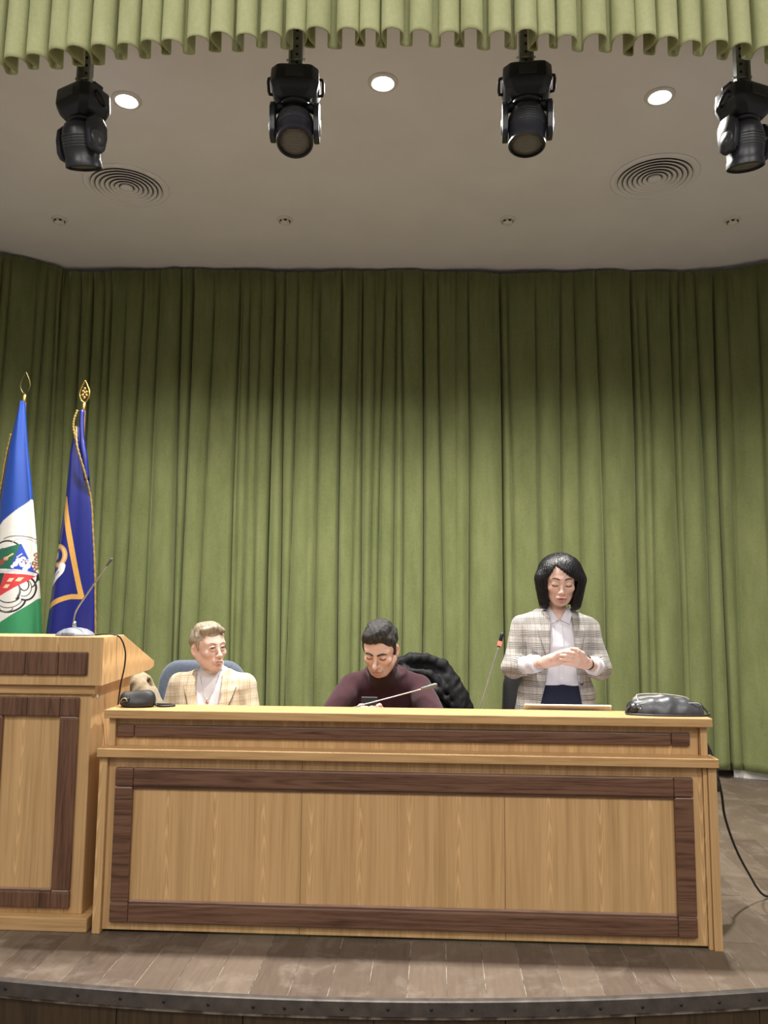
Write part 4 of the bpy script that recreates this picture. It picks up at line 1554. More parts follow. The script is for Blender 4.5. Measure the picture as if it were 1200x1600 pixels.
NAVY_UP = plain('blue_grey_upholstery', (0.080, 0.098, 0.135), 0.75, 0, 0.12, 60, 0.1, 0.3, 0.3)
LEATHER = plain('black_leather', (0.014, 0.014, 0.016), 0.34, 0, 0.2, 90, 0.15)
chair('conference_chair', -1.365, 4.27, NAVY_UP, 'blue grey upholstered chair behind the seated blonde woman', 1.022, 0.56, 0.52, False, R(5))
chair('conference_chair', -0.14, 4.36, NAVY_UP, 'chair under the black padded jacket behind the seated man', 0.97, 0.48, 0.46, False)
chair('conference_chair', 0.635, 4.37, LEATHER, 'black leather chair behind the standing woman', 1.015, 0.54)
chair('conference_chair', -1.80, 4.00, NAVY_UP, 'chair under the beige jacket, mostly hidden behind the lectern', 0.94, 0.40, 0.46, False)


def draped_jacket(name, label, x, y, hw, length, mat, seed, crown_pts, hood=False):
    """coat hung over a chair back: front and back flap, sleeves at the sides, folds"""
    rng = np.random.default_rng(seed)
    t = empty(name, (x, y, 0), 0, label, 'jacket')
    top = max(z for _, z in crown_pts)
    f = Field(axis(-hw - 0.14, hw + 0.14, 0.0075), axis(-0.17, 0.17, 0.0075), axis(top - length - 0.05, top + 0.10, 0.0075))

    cx, cz = zip(*crown_pts)
    top = max(cz)

    def shell(X, Y, Z):
        tz = np.clip((top - Z) / length, 0, 1.2)
        dp = 0.066 + 0.03 * tz
        d = np.abs(Y) - dp
        crown = np.interp(X, cx, cz)
        dz = (Z - crown) * 0.75
        e = np.sqrt(np.maximum(d + 0.05, 0) ** 2 + np.maximum(dz + 0.05, 0) ** 2) - 0.05
        return np.maximum(np.maximum(e, np.minimum(np.maximum(d, dz), 0) * 0 + e), (top - length) - Z)
    f.apply(shell, (-9, -9, -9), (9, 9, 9), 0, 'add', None, 0)
    # hollow for the chair back
    f.cut(lambda X, Y, Z: np.maximum(np.maximum(np.abs(X) - hw * 0.93, np.abs(Y - 0.01) - 0.048), Z - (top - 0.06)), (-9, -9, -9), (9, 9, 9), 0.01)
    for s in (-1, 1):
        zc = float(np.interp(s * hw * 0.72, cx, cz))
        f.chain([(s * hw * 0.66, -0.05, zc - 0.05), (s * hw * 0.90, -0.06, zc - 0.20), (s * hw * 0.95, -0.05, top - length * 0.95)], [0.048, 0.052, 0.040], 0.012)
    if hood:
        # hood roll along the collar and a broad turned edge falling to the right
        rim = [(x_, -0.045, z_ - 0.022) for x_, z_ in crown_pts[1:]]
        f.chain(rim, [0.034] * len(rim), 0.010)
        f.chain([(-hw * 0.35, -0.085, top - 0.085), (0.05, -0.100, top - 0.105), (hw * 0.62, -0.085, top - 0.20)], [0.024, 0.032, 0.022], 0.008)
        f.chain([(-hw * 0.1, -0.090, top - 0.17), (hw * 0.40, -0.100, top - 0.20), (hw * 0.80, -0.085, top - 0.30)], [0.020, 0.028, 0.020], 0.008)
    else:
        f.chain([(-hw * 0.45, -0.06, top - 0.02), (0.0, -0.085, top - 0.06), (hw * 0.45, -0.06, top - 0.02)], [0.018, 0.024, 0.018], 0.010)
    f.ripple(lambda X, Y, Z: creases(X + 0.25 * Z, Y, 0.45 * Z, seed, 4, 15, 0.0085) + creases(X - 0.4 * Z, Y, 0.6 * Z, seed + 50, 6, 44, 0.0034))
    field_obj('shell', f, mat, t, 1)
    return t


PUFFER = plain('black_nylon', (0.0065, 0.0065, 0.0075), 0.65, 0, 0.25, 40, 0.2, 0.2)
BEIGE = plain('beige_cotton', (0.28, 0.215, 0.135), 0.8, 0, 0.18, 50, 0.25, 0.3, 0.2)
j1 = draped_jacket('padded_jacket', 'black padded jacket hung over the chair behind the seated man', -0.10, 4.60, 0.25, 0.56, PUFFER, 3,
                   [(-0.33, 0.70), (-0.26, 0.88), (-0.17, 1.01), (-0.06, 1.058), (0.04, 1.066), (0.13, 1.03), (0.20, 0.95), (0.245, 0.86), (0.30, 0.74), (0.33, 0.62)], True)
j2 = draped_jacket('beige_jacket', 'crumpled beige jacket hung on a chair between lectern and seated woman', -1.765, 4.25, 0.195, 0.56, BEIGE, 9,
                   [(-0.28, 0.62), (-0.23, 0.82), (-0.17, 0.94), (-0.08, 0.985), (0.08, 0.99), (0.15, 0.965), (0.20, 0.89), (0.25, 0.77), (0.29, 0.62)])
tube('zip', spline([(0.02, -0.090, 0.86), (0.03, -0.095, 0.78), (0.035, -0.10, 0.70), (0.03, -0.10, 0.56)], 6), 0.003, GREYMETAL, j1, 6)
tube('collar_seam', spline([(-0.11, -0.075, 0.985), (0.0, -0.106, 0.945), (0.11, -0.075, 0.985)], 6), 0.003, plain('beige_seam', (0.16, 0.12, 0.07), 0.8), j2, 6)

# ---------------------------------------------------------------- bags on the desk shelf
bag = empty('shoulder_bag', (0.985, 3.452, 0.908), R(1.3), 'black leather shoulder bag with grey front lying on the right end of desk', 'bag')
BAGG = plain('grey_leather', (0.05, 0.052, 0.058), 0.36, 0, 0.3, 18, 0.2)
BAGL = plain('pale_grey_lining', (0.24, 0.22, 0.205), 0.6, 0, 0.15, 30, 0.1)
PIPE = plain('pale_piping', (0.36, 0.345, 0.32), 0.4)
f = Field(axis(-0.19, 0.19, 0.005), axis(-0.09, 0.09, 0.005), axis(-0.01, 0.10, 0.004))
f.ell((-0.01, 0, 0.0), (0.165, 0.062, 0.062), 0.01)
f.chain([(-0.13, 0, 0.028), (0.0, 0, 0.036), (0.12, 0, 0.028)], [0.030, 0.034, 0.027], 0.03)
f.cut(lambda X, Y, Z: Z + 0.0 * X + 0.0 * Y, (-9, -9, -9), (9, 9, 0.0), 0.0)
f.ripple(lambda X, Y, Z: 0.0022 * np.sin(40 * X + 25 * Z) + 0.0015 * np.sin(85 * X - 30 * Z))
field_obj('body', f, BAGG, bag, 1)
f = Field(axis(-0.16, 0.15, 0.005), axis(-0.03, 0.09, 0.005), axis(0.0, 0.11, 0.004))
f.chain([(-0.118, 0.025, 0.052), (-0.02, 0.025, 0.058), (0.085, 0.025, 0.050)], [0.020, 0.022, 0.018], 0.01)
field_obj('flap', f, BAGL, bag, 1)
tube('piping', spline([(-0.122, -0.02, 0.050), (-0.125, 0.005, 0.070), (-0.110, 0.02, 0.0795), (-0.02, 0.02, 0.0825), (0.080, 0.02, 0.0715), (0.105, 0.012, 0.054)], 6), 0.0028, PIPE, bag, 6)
tube('piping', spline([(-0.132, -0.028, 0.040), (-0.10, -0.030, 0.050), (-0.04, -0.032, 0.058), (0.05, -0.032, 0.052), (0.12, -0.030, 0.052), (0.138, -0.026, 0.040)], 6), 0.0024, PIPE, bag, 6)
f = Field(axis(-0.20, -0.09, 0.005), axis(-0.07, 0.07, 0.005), axis(-0.005, 0.08, 0.004))
f.ell((-0.145, 0, 0.022), (0.024, 0.045, 0.032), 0.01)
f.cut(lambda X, Y, Z: Z + 0.0 * X + 0.0 * Y, (-9, -9, -9), (9, 9, 0.0), 0.0)
field_obj('side_gusset', f, LEATHER, bag, 1)
tube('strap', spline([(-0.145, -0.01, 0.048), (-0.165, -0.02, 0.030), (-0.178, -0.025, 0.004), (-0.16, -0.045, 0.004), (-0.06, -0.066, 0.004), (0.06, -0.064, 0.004), (0.15, -0.05, 0.004), (0.172, -0.02, 0.006), (0.155, 0.0, 0.030), (0.140, 0.0, 0.048)], 6), 0.0042, LEATHER, bag, 8)
lathe('buckle_ring', [(0.010, 0.002), (0.012, 0.0), (0.010, -0.002), (0.008, 0.0), (0.010, 0.002)], STEEL, bag, 18, Matrix.Translation((-0.128, -0.040, 0.036)) @ Matrix.Rotation(R(80), 4, 'X'))

pouch = empty('black_pouch', (-1.325, 3.395, 0.908), R(1.3), 'small black pouch with glossy buckle at the left end of the desk', 'pouch')
f = Field(axis(-0.09, 0.12, 0.004), axis(-0.07, 0.07, 0.004), axis(-0.01, 0.10, 0.004))
f.chain([(-0.045, 0, 0.034), (0.045, 0.005, 0.040)], [0.033, 0.032], 0.01)
f.ell((0.0, 0, 0.015), (0.075, 0.048, 0.03), 0.02)
f.cut(lambda X, Y, Z: Z + 0.0 * X + 0.0 * Y, (-9, -9, -9), (9, 9, 0.0), 0.0)
f.ripple(lambda X, Y, Z: 0.0015 * np.sin(60 * X + 40 * Z))
field_obj('body', f, plain('black_nylon_fabric', (0.010, 0.010, 0.011), 0.6, 0, 0.3, 60, 0.2), pouch, 1)
f = Field(axis(-0.09, 0.09, 0.004), axis(-0.07, 0.03, 0.004), axis(0.0, 0.10, 0.004))
f.chain([(-0.055, -0.028, 0.030), (-0.035, -0.036, 0.034)], [0.014, 0.015], 0.01)
field_obj('glossy_end', f, plain('gloss_black', (0.012, 0.012, 0.013), 0.08), pouch, 1)
tube('buckle', spline([(-0.058, -0.046, 0.028), (-0.050, -0.052, 0.040), (-0.036, -0.052, 0.042), (-0.028, -0.050, 0.030)], 5), 0.0022, STEEL, pouch, 6)
tube('strap', spline([(0.06, 0.01, 0.02), (0.085, 0.005, 0.006), (0.11, -0.01, 0.005), (0.14, 0.0, 0.005), (0.16, 0.02, 0.005), (0.13, 0.045, 0.005), (0.05, 0.055, 0.005)], 6), 0.0048, BLACK, pouch, 8)

fc = empty('floor_cable', (0, 0, 0), 0, 'black cable hanging from the right end of desk down to the floor', 'cable')
tube('cord', spline([(1.15, 3.60, 0.80), (1.215, 3.63, 0.74), (1.255, 3.655, 0.62), (1.281, 3.68, 0.526), (1.305, 3.72, 0.419), (1.364, 3.78, 0.276), (1.439, 3.84, 0.146), (1.530, 3.90, 0.022), (1.64, 3.97, 0.006), (1.85, 4.07, 0.006), (2.3, 4.2, 0.006)], 10), 0.0055, BLACK, fc, 8)
f = Field(axis(1.16, 1.32, 0.006), axis(3.54, 3.74, 0.006), axis(0.50, 0.84, 0.006))
f.chain([(1.190, 3.60, 0.76), (1.212, 3.625, 0.68), (1.232, 3.645, 0.60), (1.262, 3.665, 0.55)], [0.014, 0.020, 0.021, 0.010], 0.01)
f.ripple(lambda X, Y, Z: 0.002 * np.sin(160 * Z + 40 * X))
field_obj('bundle', f, BLACK, fc, 1)
# ---------------------------------------------------------------- people


def skin_mat(name, rough=0.45):
    return vcol_mat(name, rough, 0.0, 0.35, 0.05, 0.12)


def scaleM(M, s):
    return M @ Matrix.Diagonal((s, s, s, 1))


def head_field(F, M, o):
    """head in its own frame: eye level at z=0, face toward -y"""
    fem = o.get('fem', False)
    E = lambda c, r, k=0.01, op='add': F.ell(c, r, k, op, M)
    C = lambda a, b, ra, rb, k=0.01, op='add', flat=None: F.cone(a, b, ra, rb, k, op, M, flat)
    E((0, 0.016, 0.036), (0.073, 0.092, 0.081), 0.0)
    E((0, -0.032, 0.010), (0.062, 0.052, 0.078), 0.03)
    E((0, -0.030, -0.052), (0.054 if not fem else 0.050, 0.048, 0.052), 0.03)
    jw = 0.046 if not fem else 0.040
    for s in (-1, 1):
        C((s * 0.056, 0.000, -0.045), (s * jw * 0.55, -0.056, -0.094), 0.016, 0.014, 0.03)
        E((s * 0.040, -0.060, -0.026), (0.022, 0.020, 0.018), 0.02)
    E((0, -0.070, -0.096), (0.020 if not fem else 0.016, 0.015, 0.014), 0.018)
    # brow ridge, sockets
    for s in (-1, 1):
        if not fem:
            C((s * 0.008, -0.083, 0.017), (s * 0.046, -0.066, 0.017), 0.008, 0.007, 0.015)
        else:
            C((s * 0.008, -0.080, 0.019), (s * 0.046, -0.066, 0.020), 0.007, 0.006, 0.02)
        E((s * 0.031, -0.0955 - (0.002 if fem else 0), -0.002), (0.019, 0.015, 0.012), 0.014, 'sub')
    # nose
    nl = o.get('nose', 1.0)
    C((0, -0.083, 0.006), (0, -0.104 * (0.5 + 0.5 * nl), -0.036), 0.0075, 0.0095, 0.012)
    E((0, -0.105 * (0.5 + 0.5 * nl), -0.039), (0.0105, 0.011, 0.0095), 0.008)
    for s in (-1, 1):
        E((s * 0.0115, -0.095, -0.042), (0.0075, 0.010, 0.0068), 0.007)
        E((s * 0.0060, -0.103, -0.0500), (0.0034, 0.0045, 0.003), 0.004, 'sub')
    # mouth
    E((0, -0.083, -0.068), (0.026, 0.015, 0.018), 0.015)
    lq = o.get('lips', 1.0)
    E((0, -0.0945 + 0.003 * (1 - lq), -0.0660), (0.0205, 0.0075, 0.0052 * lq), 0.007)
    E((0, -0.0935 + 0.003 * (1 - lq), -0.0775), (0.0180, 0.0080, 0.0062 * lq), 0.007)
    op = o.get('open', 0.0)
    E((0, -0.101, -0.0715), (0.0215, 0.010, 0.0016 + op), 0.004, 'sub')
    E((0, -0.090, -0.0865), (0.020, 0.006, 0.004), 0.008, 'sub')
    # eyes
    for s in (-1, 1):
        if o.get('closed'):
            E((s * 0.031, -0.0735, -0.003), (0.0155, 0.0135, 0.0125), 0.005)
        else:
            F.chain([(s * 0.016, -0.0825, -0.003), (s * 0.024, -0.0885, 0.0040), (s * 0.033, -0.0890, 0.0052), (s * 0.044, -0.0800, -0.001)], [0.0030, 0.0036, 0.0036, 0.0028], 0.006, 'add', M)
            F.chain([(s * 0.016, -0.0820, -0.005), (s * 0.024, -0.0865, -0.0100), (s * 0.033, -0.0865, -0.0108), (s * 0.044, -0.0795, -0.005)], [0.0028, 0.0032, 0.0032, 0.0028], 0.006, 'add', M)
            E((s * 0.031, -0.0710, -0.003), (0.0125, 0.0125, 0.0120), 0.003)
    # ears
    for s in (-1, 1):
        Me = M @ rotM((s * 0.0735, 0.012, -0.012), 0, 0, R(-22 * s))
        F.ell((0, 0, 0.004), (0.0085, 0.0165, 0.0270), 0.005, 'add', Me)
        F.ell((s * 0.0095, -0.003, 0.005), (0.0085, 0.0100, 0.0165), 0.003, 'sub', Me)
        F.ell((0, -0.005, -0.020), (0.0065, 0.008, 0.009), 0.005, 'add', Me)


def tri(F, p):
    """value of the field at a point"""
    idx, fr = [], []
    for a, v in zip(F.ax, p):
        i = int(np.clip(np.searchsorted(a, v) - 1, 0, len(a) - 2))
        idx.append(i)
        fr.append(float(np.clip((v - a[i]) / (a[i + 1] - a[i]), 0, 1)))
    i, j, k = idx
    c = F.D[i:i + 2, j:j + 2, k:k + 2]
    w0 = np.array([1 - fr[0], fr[0]])[:, None, None]
    w1 = np.array([1 - fr[1], fr[1]])[None, :, None]
    w2 = np.array([1 - fr[2], fr[2]])[None, None, :]
    return float((c * w0 * w1 * w2).sum())


def project(F, M, x, z, lift=0.0008, y0=-0.14, y1=0.05):
    """from in front of the face go in until the skin is met"""
    for k in range(260):
        y = y0 + (y1 - y0) * k / 260
        p = M @ Vector((x, y, z))
        if tri(F, p) < lift:
            return p
    return M @ Vector((x, -0.08, z))


def face_parts(F, M, parent, o, brow_mat, lash_mat):
    for s in (-1, 1):
        br = o.get('brow', [(0.012, 0.017), (0.024, 0.0215), (0.037, 0.0225), (0.048, 0.0165)])
        pts = [project(F, M, s * x, z + o.get('brow_lift', 0)) for x, z in br]
        tube('eyebrow', spline([tuple(p) for p in pts], 5), [o.get('brow_r', 0.0032) * q for q in np.interp(np.linspace(0, 1, 16), [0, 0.15, 0.6, 1], [0.6, 1, 0.95, 0.35])], brow_mat, parent, 8)
        if o.get('closed'):
            ll = [(0.017, -0.0090), (0.024, -0.0112), (0.032, -0.0118), (0.040, -0.0105), (0.046, -0.0075)]
            pts = [project(F, M, s * x, z) for x, z in ll]
            tube('eyelash', spline([tuple(p) for p in pts], 4), [0.0012] + [0.0023] * 15 + [0.0014], lash_mat, parent, 6)
        else:
            c = M @ Vector((s * 0.031, -0.0735, -0.003))
            gx, gz = o.get('gaze', (0, 0))
            bm = bmesh.new()
            bmesh.ops.create_uvsphere(bm, u_segments=20, v_segments=14, radius=0.0127)
            e = bmobj('eye', bm, EYEW, parent, True)
            e.location = c
            q = (M.to_3x3().normalized() @ Vector((gx, -1, gz))).normalized()
            Mi = q.to_track_quat('Z', 'Y').to_matrix().to_4x4()
            lathe('iris', [(0, 0.0133), (0.0025, 0.0131), (0.0052, 0.0121), (0.0060, 0.0110)], IRIS, e, 18, Mi)
            ll = [(0.015, -0.001), (0.023, 0.0035), (0.032, 0.0045), (0.040, 0.002), (0.046, -0.002)]
            pts = [project(F, M, s * x, z) for x, z in ll]
            tube('eyelash', spline([tuple(p) for p in pts], 4), [0.0010] + [0.0021] * 15 + [0.0012], lash_mat, parent, 6)


def head_colors(M, base, lip, blush, beard=None, under=None):
    Mi = np.array(M.inverted())

    def f(V):
        c = np.tile(np.array(base, float), (len(V), 1))
        H = V @ Mi[:3, :3].T + Mi[:3, 3]
        x, y, z = H[:, 0], H[:, 1], H[:, 2]
        hd = (z > -0.16) & (np.abs(x) < 0.12)
        bl = np.exp(-((np.abs(x) - 0.042) / 0.022) ** 2 - ((z + 0.036) / 0.024) ** 2) * (y < -0.03) * 0.22
        bl += np.exp(-(x / 0.014) ** 2 - ((z + 0.040) / 0.012) ** 2) * (y < -0.08) * 0.28
        bl += (np.abs(x) > 0.068) * (np.abs(z + 0.01) < 0.04) * 0.3
        bl = np.clip(bl * hd, 0, 1)[:, None]
        c = c * (1 - bl) + np.array(blush) * bl
        if beard is not None:
            q = smst(-0.045, -0.062, z) * (y < 0.01) * smst(-0.125, -0.105, z) * 0.45
            q = np.maximum(q, np.exp(-((z + 0.056) / 0.006) ** 2) * (np.abs(x) < 0.026) * (y < -0.07) * 0.45)
            q = (q * hd)[:, None]
            c = c * (1 - q) + np.array(beard) * q
        w_ = 0.0225 - np.abs(x)
        zl = -0.0715
        up = (z < zl + 0.0085 - 0.0045 * np.abs(x) / 0.022 - 0.0015 * np.exp(-(x / 0.004) ** 2)) & (z > zl - 0.0110 + 0.0100 * (np.abs(x) / 0.022) ** 2)
        lm = up & (w_ > 0) & (y < -0.07)
        c[lm] = lip
        return c
    return f


def hand_field(F, wrist, knuck, up, curl_dir, fl=1.0, thumb=None, k=0.006, spread=0.019, side=1, bends=(0.25, 0.9, 0.9), open_=0.0):
    """palm from wrist to knuckles, four bent fingers and a thumb. up: from little to index finger; curl_dir: palm normal"""
    W_, K_ = np.array(wrist, float), np.array(knuck, float)
    u = np.array(up, float)
    u /= np.linalg.norm(u)
    d = K_ - W_
    d /= np.linalg.norm(d)
    n = np.array(curl_dir, float)
    n = n - d * (n @ d)
    n /= np.linalg.norm(n)
    for q in (-1.45, -0.5, 0.5, 1.45):
        F.cone(W_ + u * q * 0.011, K_ + u * q * spread, 0.0135, 0.0115, 0.012)
    lens = {1.5: (0.040, 0.025, 0.020), 0.5: (0.044, 0.029, 0.021), -0.5: (0.041, 0.027, 0.021), -1.5: (0.032, 0.020, 0.018)}
    for q, ls in lens.items():
        p = K_ + u * q * spread - n * 0.001
        ang = 0.0
        pts, rad = [p], [0.0098]
        for b_, l, r in zip(bends, ls, (0.0088, 0.0080, 0.0068)):
            ang += b_
            dirv = d * math.cos(ang) + n * math.sin(ang) + u * q * open_
            p = p + dirv * l * fl
            pts.append(p)
            rad.append(r)
        F.chain([tuple(p_) for p_ in pts], rad, 0.0035)
    if thumb is None:
        b0 = W_ + d * 0.022 + u * 0.022
        thumb = [b0, b0 + u * 0.020 + d * 0.024 + n * 0.012, b0 + u * 0.022 + d * 0.052 + n * 0.026, b0 + u * 0.014 + d * 0.074 + n * 0.036]
    F.chain([tuple(p_) for p_ in thumb], [0.0145, 0.0120, 0.0098, 0.0075], 0.006)


def fabric(name, base, rough=0.85, sheen=0.2, weave=0.25, var=0.08, sc=260):
    m, nt, b = newmat(name)
    a = noise(nt, coords(nt), 25, 3)
    w_ = noise(nt, coords(nt), sc, 2)
    c = ramp(nt, a, [(0.3, tuple(x * (1 - var) for x in base)), (0.7, tuple(min(1, x * (1 + var)) for x in base))])
    L(nt, c, b.inputs['Base Color'])
    b.inputs['Roughness'].default_value = rough
    b.inputs['Sheen Weight'].default_value = sheen
    b.inputs['Specular IOR Level'].default_value = 0.2
    bump(nt, b, w_, weave, 0.002)
    return m


def plaid(name, base, lines, rough=0.85, warp=0.006, rot=0.0):
    """woven check: lines = [(axis, period, width, offset, colour, strength)]"""
    m, nt, b = newmat(name)
    v = coords(nt, rot=(0, rot, 0))
    sep = N(nt, 'ShaderNodeSeparateXYZ')
    ns = N(nt, 'ShaderNodeTexNoise')
    ns.inputs['Scale'].default_value = 9
    L(nt, coords(nt), ns.inputs['Vector'])
    sub = N(nt, 'ShaderNodeVectorMath', operation='MULTIPLY_ADD')
    L(nt, ns.outputs['Color'], sub.inputs[0])
    sub.inputs[1].default_value = (warp * 2, warp * 2, warp * 2)
    L(nt, v, sub.inputs[2])
    L(nt, sub.outputs[0], sep.inputs[0])
    f0 = noise(nt, coords(nt), 180, 2)
    c = ramp(nt, f0, [(0.3, tuple(x * 0.85 for x in base)), (0.7, tuple(min(1, x * 1.12) for x in base))])
    for ax_, per, wd, off, colr, st in lines:
        fr = math_(nt, 'FRACT', math_(nt, 'ADD', math_(nt, 'DIVIDE', sep.outputs[ax_], per), off))
        lt = math_(nt, 'LESS_THAN', fr, wd / per)
        c = mix(nt, math_(nt, 'MULTIPLY', lt, st), c, colr)
    L(nt, c, b.inputs['Base Color'])
    b.inputs['Roughness'].default_value = rough
    b.inputs['Specular IOR Level'].default_value = 0.2
    b.inputs['Sheen Weight'].default_value = 0.15
    bump(nt, b, f0, 0.25, 0.002)
    return m


def hair_mat(name, dark, light, rough=0.35, streak=60, spec=0.5):
    m, nt, b = newmat(name)
    tc = coords(nt, (1, 1, 0.18))
    f0 = noise(nt, tc, streak, 4, 0.65)
    L(nt, ramp(nt, f0, [(0.35, dark), (0.62, light)]), b.inputs['Base Color'])
    b.inputs['Roughness'].default_value = rough
    b.inputs['Specular IOR Level'].default_value = spec
    bump(nt, b, noise(nt, tc, streak * 2.2, 3), 0.5, 0.003)
    return m


EYEW = plain('eye_white', (0.62, 0.58, 0.55), 0.2, 0, 0.03)
IRIS = plain('iris_dark', (0.03, 0.022, 0.018), 0.12)
LASH = plain('lash_dark', (0.018, 0.012, 0.010), 0.6)
SKIN = skin_mat('skin')
SHOE = plain('black_shoe', (0.012, 0.011, 0.011), 0.35)
WSHIRT = fabric('white_cotton', (0.60, 0.59, 0.64), 0.75, 0.1, 0.12, 0.03)


def legs_standing(F, hx, z_hip, grow=0.0, k=0.03, y=0.0):
    for s in (-1, 1):
        F.chain([(s * hx, y, z_hip), (s * hx * 0.95, y - 0.012, 0.48), (s * hx * 0.9, y + 0.02, 0.09)], [0.085 + grow, 0.058 + grow, 0.040 + grow], k)


def legs_seated(F, hx, hip, knee, foot, grow=0.0, k=0.03):
    for s in (-1, 1):
        F.chain([(s * hx, hip[0], hip[1]), (s * hx * 1.15, knee[0], knee[1]), (s * hx * 1.1, foot[0], foot[1])], [0.085 + grow, 0.062 + grow, 0.042 + grow], k)


def shoes(parent, hx, y, mat=None):
    for s in (-1, 1):
        f = Field(axis(s * hx - 0.07, s * hx + 0.07, 0.008), axis(y - 0.22, y + 0.10, 0.008), axis(-0.01, 0.13, 0.008))
        f.cone((s * hx, y + 0.03, 0.045), (s * hx, y - 0.14, 0.032), 0.042, 0.032, 0.0)
        f.cone((s * hx, y + 0.02, 0.06), (s * hx, y + 0.02, 0.10), 0.042, 0.040, 0.02)
        f.cut(lambda X, Y, Z: Z + 0 * X + 0 * Y, (-9, -9, -9), (9, 9, 0.0), 0.0)
        field_obj('shoe', f, mat or SHOE, parent, 1)


def bound_cut(xl, xr, zs, ycut):
    """function for an opening between two x bounds that vary with z, in front of ycut"""
    def f(X, Y, Z):
        a = np.interp(Z, zs, xl)
        b_ = np.interp(Z, zs, xr)
        return np.maximum(np.maximum(a - X, X - b_), Y - ycut)
    return f


def inter_band(secs, grow, xl, xr, zs, e=2.3, thick=0.010):
    """thin patch lying on the front of a lofted garment, between x bounds"""
    S = np.array(secs, float)
    S = S[np.argsort(S[:, 0])]

    def f(X, Y, Z):
        cx, cy, a, b_ = (np.interp(Z, S[:, 0], S[:, i]) for i in range(1, 5))
        a, b_ = a + grow, b_ + grow
        q = (np.abs((X - cx) / a) ** e + np.abs((Y - cy) / b_) ** e) ** (1 / e)
        d = (q - 1) * np.minimum(a, b_) * 0.9
        d = np.maximum(d, -(d + thick))
        l, r = np.interp(Z, zs, xl), np.interp(Z, zs, xr)
        return np.maximum(np.maximum(d, np.maximum(l - X, X - r)), np.maximum(Y - cy + 0.01, np.maximum(zs[0] - Z, Z - zs[-1])))
    return f


